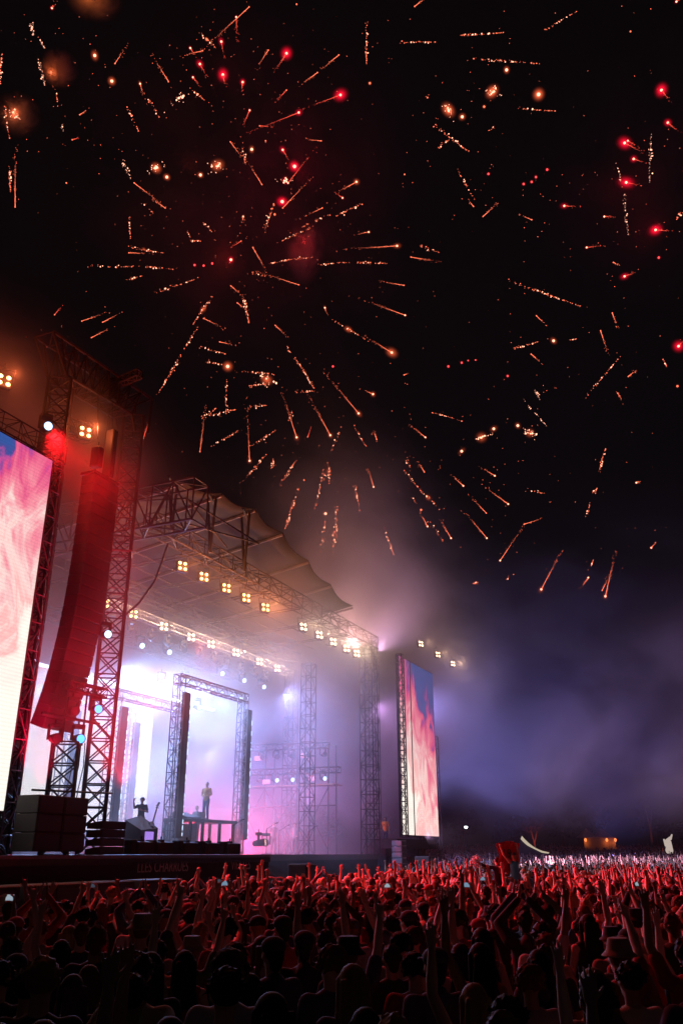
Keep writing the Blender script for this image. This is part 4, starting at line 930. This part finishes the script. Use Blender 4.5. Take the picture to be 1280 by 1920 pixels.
# ------------------------------------------------------------------ far things behind the crowd
def gp(px, D, dz=0.0):
    x = (px - 640) / (FPX / cos(PITCH)) * D; return V3((x, D, ground_z(x, min(D, 170)) + dz))
t = empty('bar_tent', gp(1126, 150), 0, 'long low bar tent with two pointed tops and orange lamps, behind the right crowd', 'tent')
k = MB(); k.box(-2.6, 2.6, 0, 4, 0, 3.4); k.build('tent_walls', M['wood'], t)
k = MB()
for x in (-1.6, 1.0): k.add([(x - 1.3, -.1, 3.4), (x + 1.3, -.1, 3.4), (x + 1.3, 3.9, 3.4), (x - 1.3, 3.9, 3.4), (x, 1.9, 4.9)], [(3, 2, 1, 0), (0, 1, 4), (1, 2, 4), (2, 3, 4), (3, 0, 4)])
k.build('pointed_top', M['tent'], t)
for x in (-2.4, 1.1, 2.5):
    k = MB(); k.ball((x, -.25, 3.0), .22, .1, .28); k.build('orange_lamp', emis('orange_lamp', (1, .22, .05), 1.8), t)
    light('tent_light', 'POINT', 0, 0, 0, (1, .22, .05), 26, rad=.2).location = gp(1126, 150) + V3((x, -.6, 2.6)); o_ = COL.objects[-1]; o_.parent = t; o_.matrix_parent_inverse = Matrix.Translation(-gp(1126, 150))
t = empty('white_tent', gp(992, 95), -.3, 'pale peaked tent with lit sloping edge just behind the crowd right of the red shirt', 'tent')
k = MB(); k.add([(-2.2, 0, 1.9), (1.9, 0, 1.9), (1.9, 3, 1.9), (-2.2, 3, 1.9), (-.9, 1.5, 3.3)], [(0, 1, 4), (1, 2, 4), (2, 3, 4), (3, 0, 4), (3, 2, 1, 0)]); k.build('canvas_roof', pbr('grey_canvas', (.05, .05, .055), .9), t)
k = MB(); NN = 12
for i in range(NN + 1):
    f = i / NN; x = -.95 + 2.9 * f; z = 3.45 - 1.45 * f ** .8 - .28 * sin(pi * f); y = 1.3 - 1.45 * f; w = .30 - .18 * f
    k.v += [(x, y, z), (x + w * .6, y - .1, z + w), (x + w * .6, y - .04, z + w), (x, y + .06, z)]
for i in range(NN):
    q = 4 * i
    for j in range(4): k.f.append((q + j, q + (j + 1) % 4, q + 4 + (j + 1) % 4, q + 4 + j))
k.f += [(3, 2, 1, 0), (4 * NN, 4 * NN + 1, 4 * NN + 2, 4 * NN + 3)]
k.build('lit_edge', emis('painted_glow_canvas_edge', (1, .84, .62), .5), t)  # emission painted on the canvas edge in place of light falling on it
k = MB()
for x in (-2.1, 1.8): k.bar((x, .1, 0), (x, .1, 1.9), .05); k.bar((x, 2.9, 0), (x, 2.9, 1.9), .05)
k.build('tent_poles', M['alu'], t)
t = empty('lit_sculpture', gp(1256, 120, 0), 0, 'small pale lit figure standing above the crowd near the right edge', 'sculpture')
k = MB()
for a, b, r in (((-.1, 0, 2.0), (0, 0, 3.0), .5), ((-.2, 0, 3.1), (.2, 0, 3.5), .3), ((.25, 0, 3.4), (.5, 0, 3.9), .16), ((-.45, 0, 2.6), (-.62, 0, 3.3), .18)): k.cap(a, b, r, r * .6)
k.build('figure', emis('painted_glow_cloth', (1, .82, .72), .5), t); k = MB(); k.box(-1, 1, -.5, .5, 0, 1.6); k.build('plinth', M['black_steel'], t)  # glow put into the cloth itself, no lamp shines on it
def lit_crown(px, py, D, label, n, w_, col, st):
    p = at(px, py, D); t = empty('tree', V3((p.x, p.y, 0)), 0, label, 'tree'); H = p.z
    k = MB(); k.bar((0, 0, 0), (0.1, 0, H * .6), .25, .14, 8); k.bar((.1, 0, H * .6), (-.3, .2, H), .14, .05, 6); k.bar((.1, 0, H * .6), (.7, .1, H * .9), .12, .04, 6); k.build('trunk', M['wood'], t)
    k = MB()
    for i in range(n):
        a, e_, r_ = U(0, 2 * pi), U(-1.2, 1.5), U(.3, 1) ** .5
        c = V3((cos(a) * cos(e_) * w_ * r_, sin(a) * cos(e_) * w_ * r_, H + sin(e_) * w_ * .7 * r_)); d1 = V3((U(-1, 1), U(-1, 1), U(-1, 1))).normalized() * .16; d2 = d1.orthogonal().normalized() * .1
        k.add([c - d1, c + d2, c + d1, c - d2], [(0, 1, 2, 3)])
    k.build('crown', pbr('leaves', (.09, .08, .04), .7, 0, .4, 3), t)
    l = light('uplight', 'SPOT', 0, 0, 0, col, st, rad=.1, ang=60, blend=.5); l.location = (p.x + .6, p.y - 3.5, 1.2); l.rotation_euler = (V3((p.x, p.y, H)) - l.location).to_track_quat('-Z', 'Y').to_euler(); l.parent = t; l.matrix_parent_inverse = Matrix.Translation((-p.x, -p.y, 0))
lit_crown(997, 1547, 130, 'small tree crown lit red beyond the crowd, left of the bar tent', 900, 1.5, (1, .12, .08), 900)
lit_crown(1211, 1506, 140, 'tree crown touched by dim red light high at the right', 500, 1.4, (1, .16, .08), 260)
p = at(873, 1551, 120); t = empty('floodlight', p, 0, 'tiny bright white floodlight right of the far video screen', 'lamp')
k = MB(); k.ball((0, 0, 0), .22, .12, .14); k.build('bulb', emis('flood_white', (.85, .93, 1), 9), t); k = MB(); k.bbox(-.3, .3, .1, .4, -.25, .25, .03); k.bar((0, .25, -.2), (0, .25, -p.z + .3), .06); k.build('mast', M['black_steel'], t)
# dark tree line behind
for i in range(16):
    D = U(178, 196); x = -10 + i * 9.2 + U(-2, 2); H = U(6, 10)
    t = empty('tree', (x, D, ground_z(x, 170)), 0, 'dark tree of the far tree line behind the crowd, %s from the left' % ORD[i], 'tree', 'dark trees of the far tree line')
    k = MB(); k.bar((0, 0, 0), (0, 0, H * .5), .4, .25, 7); k.bar((0, 0, H * .5), (1.2, 0, H * .8), .2, .08, 5); k.bar((0, 0, H * .5), (-1.3, 0, H * .8), .2, .08, 5); k.build('trunk', M['wood'], t)
    k = MB(); W2 = U(3.2, 4.6)
    cl_ = [(U(-1, 1) * W2 * .6, U(-.5, .5), H * U(.5, .95), U(1.2, 2.2)) for _ in range(9)]
    for c_ in cl_:
        for _ in range(70):
            a, e_ = U(0, 2 * pi), U(-1.5, 1.5); c = V3((c_[0] + cos(a) * cos(e_) * c_[3], c_[1] + sin(a) * cos(e_) * c_[3], c_[2] + sin(e_) * c_[3] * .8)); d1 = V3((U(-1, 1), U(-1, 1), U(-1, 1))).normalized() * .5; d2 = d1.orthogonal().normalized() * .3
            k.add([c - d1, c + d2, c + d1, c - d2], [(0, 1, 2, 3)])
    k.build('crown', M['leafdark'] if 'leafdark' in M else M.setdefault('leafdark', pbr('dark_leaves', (.05, .06, .03), .7, 0, .4, .5)), t)

# ------------------------------------------------------------------ fireworks
# head x, head y, tail x, tail y, colour (o ember orange, r red, w pale), glow 0-3, kind (c comet with tail, d dotted trail, s star)
FW = """1170,268,1197,282,r,3,c;1176,264,1190,272,r,1,c;1187,298,1202,303,r,2,c;1173,342,1192,346,r,3,c;1239,169,1250,183,r,3,c;1251,230,1265,242,r,2,c;1057,386,1078,387,r,2,c;1132,406,1145,406,r,1,c;1228,431,1252,433,r,3,c;1099,464,1120,461,r,1,c;1149,492,1157,496,o,0,c;1234,483,1234,484,r,1,s;1170,518,1187,512,r,2,c;1271,649,1279,640,r,3,c;1269,724,1270,725,o,1,s
949,131,950,132,o,2,s;922,172,914,180,o,3,m;907,200,908,201,o,1,s;1009,177,1010,178,o,3,s;840,206,842,208,o,3,m;866,219,850,213,o,2,s;693,156,693,165,o,1,s;689,40,687,120,o,0,d;748,80,820,79,o,0,d;850,66,943,61,o,0,d;1022,57,1082,21,o,0,d;967,202,1042,208,o,0,d;885,111,1015,120,o,0,d;981,345,981,346,r,1,s;996,341,996,342,r,1,s;1004,332,1004,333,r,1,s;1025,318,1025,319,r,1,s;915,326,915,327,r,1,s;905,406,922,390,o,0,c;887,387,880,378,o,0,c;996,412,980,405,o,0,c;1222,250,1217,345,w,0,d;1155,305,1162,340,w,0,d;1170,360,1177,440,w,0,d;777,12,792,0,o,0,c;1267,3,1270,0,r,1,c;1181,59,1183,58,o,0,s;1275,397,1268,412,o,0,d;785,460,825,475,o,0,d;812,232,880,285,o,0,d;820,278,842,262,o,0,d;855,312,890,375,o,0,d;758,327,760,329,w,0,s;801,183,802,184,w,0,s;930,235,915,245,o,0,d
28,213,29,230,o,3,m;0,160,5,100,o,0,d;10,190,19,262,o,0,d;29,388,29,315,o,0,c;20,310,21,360,o,0,d;98,15,101,11,r,1,c;178,104,176,92,o,2,s;210,152,211,153,o,2,s;96,136,97,137,o,1,s;101,160,109,191,o,0,d;116,228,119,246,w,0,d;57,42,63,66,w,0,d;74,66,84,90,w,0,d;70,103,84,160,w,0,d;263,157,268,175,o,1,c;272,175,300,222,o,0,d;240,200,260,246,o,0,d;216,119,232,95,o,0,c;150,215,162,207,o,0,c;316,153,296,120,o,0,c;125,343,126,346,w,0,s;136,262,145,259,r,0,c
375,120,384,136,r,2,c;418,140,421,154,r,3,c;455,154,454,166,r,2,c;362,145,371,156,r,1,c;415,78,419,98,r,2,c;357,90,364,101,r,1,c;380,95,353,102,o,0,c;340,183,352,176,r,1,m;537,100,523,122,r,3,c;468,207,460,226,r,1,c;560,211,500,235,r,2,c;638,178,590,196,r,3,c;467,13,410,66,o,0,c;443,32,444,62,r,1,c;635,103,613,121,o,0,c;595,136,573,152,o,0,c;537,169,522,185,r,0,c;503,94,486,120,o,0,c;373,60,405,90,o,1,d;388,74,389,75,o,1,s;487,236,503,237,r,0,c;602,264,583,262,o,0,c;355,165,385,190,o,0,d;556,8,560,3,w,0,s
530,281,541,299,r,2,c;552,312,545,304,r,3,s;540,343,574,300,r,1,c;535,338,534,345,r,2,m;529,378,530,379,r,3,s;530,390,565,353,o,0,c;472,280,473,281,o,2,s;498,264,499,265,o,0,s;432,266,450,290,o,0,c;455,275,461,306,o,0,d;491,346,470,312,o,0,c;293,315,291,313,o,3,m;313,332,300,325,o,2,s;376,328,377,329,o,2,s;408,310,420,305,o,3,m;456,406,455,413,o,1,c;515,402,520,396,o,1,s;492,435,514,380,o,0,d;604,390,583,400,o,0,c;620,400,560,430,o,1,d;590,422,520,455,o,0,d;684,381,630,405,o,0,d;668,341,644,354,o,2,c;642,371,630,362,r,1,c;691,435,674,438,o,1,c;744,461,680,465,o,2,c;350,430,357,450,o,0,d;380,415,398,435,o,0,d;357,452,376,452,o,0,d;230,298,247,335,w,0,d;252,343,290,372,o,0,c;310,390,293,378,o,0,c;265,380,288,400,o,0,d;243,400,245,447,o,0,d;452,452,440,460,r,0,c
240,461,307,474,o,1,d;242,474,270,475,o,0,c;165,499,250,500,o,0,d;250,499,325,505,o,0,d;365,497,366,498,r,1,s;382,498,383,499,r,1,s;398,494,399,495,r,1,s;433,487,434,487,r,2,s;474,464,495,500,o,0,c;495,497,560,484,o,0,d;545,486,587,482,o,1,d;590,497,665,491,o,0,d;665,491,725,494,o,1,d;757,535,727,530,o,0,c;759,591,704,571,o,1,c;770,482,806,488,o,0,c;472,512,500,518,o,0,d;560,534,510,518,o,0,c;291,549,375,520,o,0,d;232,527,267,517,o,1,d;397,556,362,608,o,2,d;372,612,345,655,o,0,d;340,665,297,738,o,1,d;382,597,407,609,o,0,c;455,547,467,607,o,0,d;433,536,447,548,o,0,c;445,568,457,577,o,0,c;412,641,432,645,o,0,c;372,650,427,665,o,0,d;382,678,422,684,o,0,d;427,687,428,690,o,3,s;425,710,424,776,o,0,d;440,695,515,702,o,1,d;500,712,532,728,o,3,m;465,724,498,720,o,1,d;550,735,590,733,o,0,d;516,610,532,625,o,0,c;537,649,545,662,o,0,d;551,668,590,731,o,1,d;609,577,612,586,o,1,c;622,599,690,640,o,2,d;734,661,700,640,o,3,c;624,687,625,688,r,1,s;699,739,690,735,o,2,c;672,775,632,727,o,2,c;660,790,686,837,o,1,d;706,824,702,813,o,0,c;619,816,592,767,o,2,c;556,820,537,762,o,2,c;577,819,581,807,r,0,c;468,864,465,802,o,2,c;375,847,382,792,o,0,c;377,784,445,767,o,0,d;380,783,405,765,o,0,d;460,765,500,760,o,0,d;395,836,447,807,o,0,d;467,840,517,807,o,1,d;451,906,500,850,o,0,d;524,912,560,857,o,1,d;269,822,277,797,r,0,c;797,820,777,804,o,1,c;172,633,200,618,o,0,c;193,604,217,592,o,0,c;154,602,183,592,o,0,c;103,590,113,578,r,0,c;510,880,512,860,o,0,d;543,792,548,770,o,0,d;570,900,572,905,w,0,s
615,865,617,907,o,2,d;562,913,534,992,o,2,d;542,967,536,988,o,2,d;589,958,606,879,o,0,d;610,963,611,930,o,2,s;600,1040,610,970,o,0,d;630,948,631,1008,o,1,d;628,972,625,1036,o,2,d;664,906,674,961,o,2,d;700,913,693,888,o,1,c;717,982,738,1042,o,1,d;753,876,785,915,o,1,d;785,915,824,956,o,2,d;801,987,791,968,o,1,c;789,956,790,957,o,1,s;803,972,831,1016,o,0,d;845,1009,832,987,o,1,c;795,885,787,872,o,0,c;770,930,780,945,o,0,d;618,850,640,800,o,0,d;606,905,610,880,o,0,d
952,525,1090,575,o,0,d;1005,592,1017,604,o,0,c;960,655,1010,640,o,0,d;1037,639,1038,640,o,2,s;995,664,1009,676,o,0,c;1068,637,1080,636,o,0,d;840,687,841,688,r,1,s;865,680,866,681,r,1,s;877,676,878,677,r,0,s;891,675,892,676,r,0,s;951,705,952,706,r,1,s;1147,587,1153,605,o,0,c;1125,620,1134,648,o,0,c;1100,740,1162,668,o,0,d;1177,706,1186,699,o,0,c;1157,737,1164,749,o,0,c;805,772,867,790,o,0,d;902,820,912,815,o,3,m;925,804,943,792,o,2,s;865,846,848,862,o,2,s;970,798,990,805,o,2,s;993,812,1010,813,o,3,m;975,745,1025,800,w,0,d;1003,730,1012,750,w,0,d;1240,672,1250,690,o,0,d;927,892,907,880,o,1,c;868,911,854,898,o,1,c;952,945,920,922,o,1,c;911,962,890,940,o,0,c;912,1009,885,977,o,1,c;982,983,1003,976,o,0,c;937,1051,968,1005,o,1,c;1014,1105,1042,1052,o,2,c;1134,1118,1147,1062,o,2,c;1128,1107,1137,1088,o,0,c;1102,1083,1092,1097,o,1,c;1107,1062,1112,1048,o,0,d;1220,1027,1226,1020,o,1,c;1192,905,1197,903,o,1,c;1097,970,1105,940,o,0,d;1123,885,1135,840,o,1,d;980,916,1020,925,o,0,d;896,1091,885,1094,r,1,d;757,703,763,701,o,0,c;947,1088,963,1077,o,0,d;1108,925,1118,915,o,0,d;760,860,770,880,o,0,d"""
FW_MATS = {}
for key, core, st in (('o', (1, .17, .08), 2.0), ('r', (1, .06, .06), 2.4), ('w', (1, .42, .28), 1.5), ('hot', (1, .42, .26), 3.0), ('ot', (1, .17, .08), 2.3), ('rt', (1, .09, .05), 1.8)):
    FW_MATS[key] = emis('ember_' + key, core, st)
def halo_glow(name, col, amt):  # halo of light round a star, painted as an emissive volume
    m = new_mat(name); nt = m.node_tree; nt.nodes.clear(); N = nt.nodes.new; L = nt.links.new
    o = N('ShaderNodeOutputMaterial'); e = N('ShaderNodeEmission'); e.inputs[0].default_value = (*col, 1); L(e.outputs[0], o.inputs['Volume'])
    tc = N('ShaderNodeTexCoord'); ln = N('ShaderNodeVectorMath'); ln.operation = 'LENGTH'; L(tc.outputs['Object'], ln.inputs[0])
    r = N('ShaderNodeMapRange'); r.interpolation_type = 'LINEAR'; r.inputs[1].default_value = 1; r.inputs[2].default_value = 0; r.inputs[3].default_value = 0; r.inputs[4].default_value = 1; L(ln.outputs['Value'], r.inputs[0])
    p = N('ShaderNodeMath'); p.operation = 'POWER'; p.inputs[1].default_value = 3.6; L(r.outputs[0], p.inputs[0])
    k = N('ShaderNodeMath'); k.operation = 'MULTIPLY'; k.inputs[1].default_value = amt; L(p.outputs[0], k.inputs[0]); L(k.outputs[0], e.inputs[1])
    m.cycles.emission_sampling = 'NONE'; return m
FL = {'o': halo_glow('painted_halo_orange', (1, .14, .05), 2.6), 'r': halo_glow('painted_halo_red', (1, .004, .03), 3.4), 'w': halo_glow('painted_halo_pale', (1, .4, .2), 1.0)}
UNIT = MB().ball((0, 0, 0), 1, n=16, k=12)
FLM = {c: UNIT.mesh('halo_ball', FL[c], True) for c in FL}
def ember(m, c, r):
    a = V3((U(-1, 1), U(-1, 1), U(-1, 1))).normalized(); b = a.orthogonal().normalized(); d = a.cross(b); r1 = r * U(.8, 1.35)
    m.add([c + a * r1, c - a * r1, c + b * r, c - b * r, c + d * r, c - d * r], [(0, 2, 4), (2, 1, 4), (1, 3, 4), (3, 0, 4), (2, 0, 5), (1, 2, 5), (3, 1, 5), (0, 3, 5)])
def where(x, y):
    if y < 250: v = 'at the top'
    elif y < 520: v = 'high up'
    elif y < 780: v = 'mid-height'
    else: v = 'low'
    h = 'far left' if x < 200 else 'left' if x < 480 else 'centre-left' if x < 640 else 'centre-right' if x < 850 else 'right' if x < 1080 else 'far right'
    return v, h
items = [q.strip().split(',') for q in FW.replace('\n', ';').split(';') if q.strip()]
items = [(float(a), float(b), float(c), float(d), e, int(f), g) for a, b, c, d, e, f, g in items]
cells = {}
for i, it in enumerate(items): cells.setdefault(where(it[0], it[1]) + (it[4] == 'r', it[6]), []).append(i)
for k_, v_ in cells.items(): v_.sort(key=lambda i: (items[i][0], items[i][1]))
for i, (hx, hy, tx, ty, col, glow, kind) in enumerate(items):
    D = 84 + 14 * sin(i * 1.7) if hy < 700 else (74 + 8 * sin(i * 2.3) if hy < 800 else 50 + 3 * sin(i))
    H = at(hx, hy, D); T = at(hx + (tx - hx) * (1.08 if kind == 'c' else 1), hy + (ty - hy) * (1.08 if kind == 'c' else 1), D + 1.2 * sin(i))
    pxm = (H - V3((0, 0, CH))).length / FPX           # metres per photo pixel there
    cell = where(hx, hy); rank = cells[cell + (col == 'r', kind)].index(i)
    word = {'c': 'comet spark', 'd': 'dotted trail', 's': 'glowing star', 'm': 'clustered burst'}[kind]
    lab = '%s %s, %s such from left, sky %s %s' % ({'o': 'orange', 'r': 'red', 'w': 'pale'}[col], word, ORDS[min(rank, 21)], cell[0], cell[1])
    t = empty('firework_spark', H, 0, lab, 'firework', 'fireworks over the stage')
    L_ = T - H; n = L_.length; d = L_.normalized() if n > 1e-4 else V3((0, 0, 1))
    side = d.cross(V3((0, 1, 0))).normalized()
    if kind == 'c':
        k = MB(); nn = max(4, int(n / pxm / 1.1))
        for j in range(nn):
            f = j / nn; ember(k, L_ * f + side * U(-1, 1) * pxm * .9 * (.3 + f), pxm * U(.35, .75) * (1.0 - .6 * f))
        k.cap(V3((0, 0, 0)), L_ * .6, pxm * .30, pxm * .08, 6, 2)
        for j in range(nn // 2): f = U(.1, 1.5); ember(k, L_ * f + side * random.gauss(0, 1.6) * pxm, pxm * U(.25, .5))
        k.build('trail', FW_MATS['rt' if col == 'r' else 'ot'], t)
        k = MB(); k.ball((0, 0, 0), pxm * (1.05 + .35 * glow), n=8, k=6); k.build('head', FW_MATS['hot' if glow else 'o'], t, smooth=True)
    elif kind == 'd':
        k = MB(); nn = max(4, int(n / pxm / U(1.5, 3.0))); w_ = U(.8, 1.9)
        for j in range(nn):
            f = rnd() ** .8; bow = sin(f * pi) * pxm * 1.6 * sin(i * 3.1)
            ember(k, L_ * f + side * (random.gauss(0, 1) * pxm * w_ * (1.3 - f) + bow), pxm * (U(.3, .68) if rnd() < .8 else U(.8, 1.1)))
        k.build('embers', FW_MATS['o' if col != 'w' else 'w'], t)
        k = MB(); 
        for j in range(max(1, nn // 6)): ember(k, L_ * U(.2, .8) + side * random.gauss(0, 1) * pxm * w_, pxm * U(.8, 1.3))
        k.build('hot_embers', FW_MATS['hot'], t)
    elif kind == 's':
        k = MB(); k.ball((0, 0, 0), pxm * (1.2 + .55 * glow), n=8, k=6); k.build('head', FW_MATS['hot' if glow > 1 else ('r' if col == 'r' else 'o')], t, smooth=True)
    else:
        k = MB()
        for j in range(5): ember(k, L_ * (j / 4 - .5) * 1.2 + side * U(-3, 3) * pxm + d * U(-4, 4) * pxm, pxm * U(1.3, 2.2))
        for j in range(16): ember(k, side * random.gauss(0, 7) * pxm + d * random.gauss(0, 9) * pxm, pxm * U(.5, .9))
        k.build('embers', FW_MATS['hot'], t)
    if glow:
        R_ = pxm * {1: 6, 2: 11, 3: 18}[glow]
        o = bpy.data.objects.new('halo_glow', FLM[col]); COL.objects.link(o); o.parent = t; o.rotation_euler = d.to_track_quat('X', 'Z').to_euler(); o.scale = (R_ * U(.95, 1.35), R_ * U(.7, .95), R_ * U(.75, .95))
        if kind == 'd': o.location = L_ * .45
# loose sparks drifting between the trails
k = MB()
for _ in range(900):
    a = random.choice(items); x, y = a[0] + random.gauss(0, 45), a[1] + random.gauss(0, 45)
    if 0 < x < 1280 and y < 1080:
        c = at(x, y, U(74, 95)); ember(k, c, (c.length / FPX) * U(.25, .6))
tag(k.build('loose_sparks', FW_MATS['ot']), kind='stuff')

# smoke left by the shells, lit by the burning stars
def ball_smoke(name, px, py, D, R, dens, lights_, lo=.40, hi_=.66, sc_=.09, sq=(1, 1, 1)):
    c = at(px, py, D); m = new_mat(name); nt = m.node_tree; nt.nodes.clear(); N = nt.nodes.new; L = nt.links.new
    o = N('ShaderNodeOutputMaterial'); v = N('ShaderNodeVolumePrincipled'); L(v.outputs[0], o.inputs['Volume']); v.inputs['Color'].default_value = (.9, .88, .88, 1)
    tc = N('ShaderNodeTexCoord'); ln = N('ShaderNodeVectorMath'); ln.operation = 'LENGTH'; L(tc.outputs['Object'], ln.inputs[0])
    r = N('ShaderNodeMapRange'); r.interpolation_type = 'SMOOTHSTEP'; r.inputs[1].default_value = 1; r.inputs[2].default_value = .25; L(ln.outputs['Value'], r.inputs[0])
    nz = N('ShaderNodeTexNoise'); nz.inputs['Scale'].default_value = sc_ * R; nz.inputs['Detail'].default_value = 4; nz.inputs['Roughness'].default_value = .62; nz.inputs['Distortion'].default_value = .5; L(tc.outputs['Object'], nz.inputs['Vector'])
    q = N('ShaderNodeMapRange'); q.interpolation_type = 'SMOOTHSTEP'; q.inputs[1].default_value = lo; q.inputs[2].default_value = hi_; L(nz.outputs['Fac'], q.inputs[0])
    k = N('ShaderNodeMath'); k.operation = 'MULTIPLY'; L(r.outputs[0], k.inputs[0]); L(q.outputs[0], k.inputs[1]); k2 = N('ShaderNodeMath'); k2.operation = 'MULTIPLY'; k2.inputs[1].default_value = dens; L(k.outputs[0], k2.inputs[0]); L(k2.outputs[0], v.inputs['Density'])
    b = UNIT.build('shell_smoke', m, None, c); b.scale = (R * sq[0], R * sq[1], R * sq[2]); tag(b, kind='stuff')
    for lx, ly, lc, lw in lights_:
        l = light('burning_star_light', 'POINT', 0, 0, 0, lc, lw, rad=.25); l.location = at(lx, ly, D)
ball_smoke('shell_smoke_main', 440, 380, 88, 30, .006, [(418, 140, (1, .02, .04), 500), (552, 312, (1, .01, .05), 900), (529, 379, (1, .01, .05), 500), (430, 487, (1, .04, .03), 500), (350, 320, (1, .10, .04), 400), (570, 480, (1, .04, .03), 400)])
ball_smoke('shell_smoke_right', 1210, 330, 92, 20, .006, [(1173, 342, (1, .01, .04), 300), (1228, 431, (1, .01, .04), 300), (1251, 75, (1, .02, .03), 120)])
ball_smoke('shell_puff', 112, 128, 80, 2.6, .35, [(96, 136, (1, .16, .04), 90)], .38, .5, .35)
ball_smoke('shell_puff', 178, -6, 80, 3.6, .3, [(172, -14, (1, .20, .04), 260)], .38, .55, .3, (1.2, 1, .8))
ball_smoke('shell_puff', 36, 215, 80, 3.0, .2, [(28, 213, (1, .18, .05), 120)], .36, .6, .35)
ball_smoke('shell_puff', 572, 470, 84, 3.4, .2, [(568, 452, (1, .03, .03), 60)], .38, .6, .3, (.8, 1, 1.4))

# ------------------------------------------------------------------ stage lighting (bare lights added to make the smoke glow)
def rig(s, b, z, c, w):
    if z < 8: light('smoke_glow_fill', 'POINT', s, b, z, c, w, rad=.12)
    else: light('smoke_glow_fill', 'SPOT', s, b, z, c, w * 2.4, rad=.12, to=F(s - 1.5, b - 8, z - 8), ang=160, blend=.7)
rig(10.8, 9.0, 10.6, (.28, .50, 1.0), 1200)
rig(13.5, 9.0, 11.0, (.30, .50, 1.0), 2400)
rig(16.2, 9.0, 11.8, (.32, .50, 1.0), 2900)
rig(19.0, 8.5, 11.6, (.32, .48, 1.0), 2900)
rig(22.0, 8.5, 11.4, (.32, .45, 1.0), 2400)
rig(25.5, 8.5, 11.4, (.22, .36, 1.0), 1000)
rig(29.5, 6.0, 12.4, (.30, .34, 1.0), 900)
rig(25.0, 14, 6.0, (.16, .28, 1.0), 4000)
rig(21.0, 11, 10.7, (.16, .34, 1.0), 2600)
rig(30.0, 12, 9.0, (.24, .28, 1.0), 1400)
rig(21.6, 7.5, 3.0, (1, .03, .09), 2600)
rig(26.5, 7.0, 3.0, (1, .05, .20), 2000)
rig(37.0, 8.0, 6, (.62, .26, .75), 700)  # this and the next are added, hidden behind the far screen
rig(40.5, 4.0, 13.0, (.60, .30, .75), 700)
light('smoke_glow_fill', 'SPOT', 30.5, 1.6, 15.2, (1, .44, .46), 3600, rad=.1, to=F(28, -3, 30), ang=150, blend=1)  # two spots added near the front truss to brighten the upper smoke
light('smoke_glow_fill', 'SPOT', 34.5, 1.2, 15.8, (.8, .42, .75), 2000, rad=.1, to=F(36, -4, 30), ang=150, blend=1)
light('smoke_glow_fill', 'SPOT', 43.6, 1.6, 13.5, (.36, .32, 1), 4500, rad=.1, to=F(80, -14, 16), ang=140, blend=1)  # two hidden spots added behind the far screen for the right-hand smoke
light('smoke_glow_fill', 'SPOT', 43.6, 1.6, 7.0, (.26, .28, 1), 3200, rad=.1, to=F(80, -14, 9), ang=140, blend=1)
def upspot(s, b, c, w, to, ang=75): light('hidden_smoke_fill', 'SPOT', s, b, 1.0, c, w, rad=.1, to=to, ang=ang, blend=1)  # added ground spots, hidden by the crowd, lighting the right-hand smoke
upspot(62, 0, (.30, .28, 1), 7500, F(58, -6, 30), 110)
upspot(78, -8, (.19, .20, 1), 7500, F(72, -10, 30), 110)
upspot(104, -6, (.10, .13, 1), 4200, F(98, -8, 30), 110)
# red fill lights added over the pit and the crowd
light('red_crowd_fill', 'SPOT', -.1, .3, 17.0, (1, .008, .012), 100000, to=(0, 21, 1.5), rad=.25, ang=62, blend=1)
light('red_crowd_fill', 'SPOT', 8.4, -.7, 10.8, (1, .012, .02), 19000, to=(6, 27, 1.5), rad=.25, ang=75, blend=1)
light('far_crowd_fill', 'SPOT', 36.0, -1.3, 3.5, (.85, .50, .92), 38000, to=(25, 66, 3.0), rad=.3, ang=95, blend=1)  # fill light added to brighten the far crowd
light('red_tower_fill', 'SPOT', 2.6, -2.4, 4.3, (1, .005, .03), 2600, to=F(2.6, -.3, 13), rad=.08, ang=80, blend=1)  # red lights added to redden the speaker columns, tower and smoke
light('red_tower_fill', 'SPOT', .9, -.6, 4.4, (1, .005, .05), 2600, to=F(1.2, 1.2, 12), rad=.08, ang=80, blend=1)
light('red_tower_fill', 'SPOT', 3.6, -.9, 4.6, (1, .01, .03), 1300, to=F(5.3, .9, 14), rad=.08, ang=80, blend=1)
light('red_tower_fill', 'SPOT', 1.0, 4.5, 3.0, (1, .01, .05), 3000, to=F(2.0, 4, 20), rad=.08, ang=110, blend=1)
light('red_crowd_fill', 'SPOT', 3.8, -1.2, 8.5, (1, .01, .02), 17000, to=(5, 25, 2.0), rad=.2, ang=70, blend=1)
light('red_smoke_fill', 'SPOT', 1.7, -3.2, 4.4, (1, .01, .04), 5000, to=F(1.9, -3.0, 16), rad=.08, ang=120, blend=1)  # added to redden the smoke in front of the tower
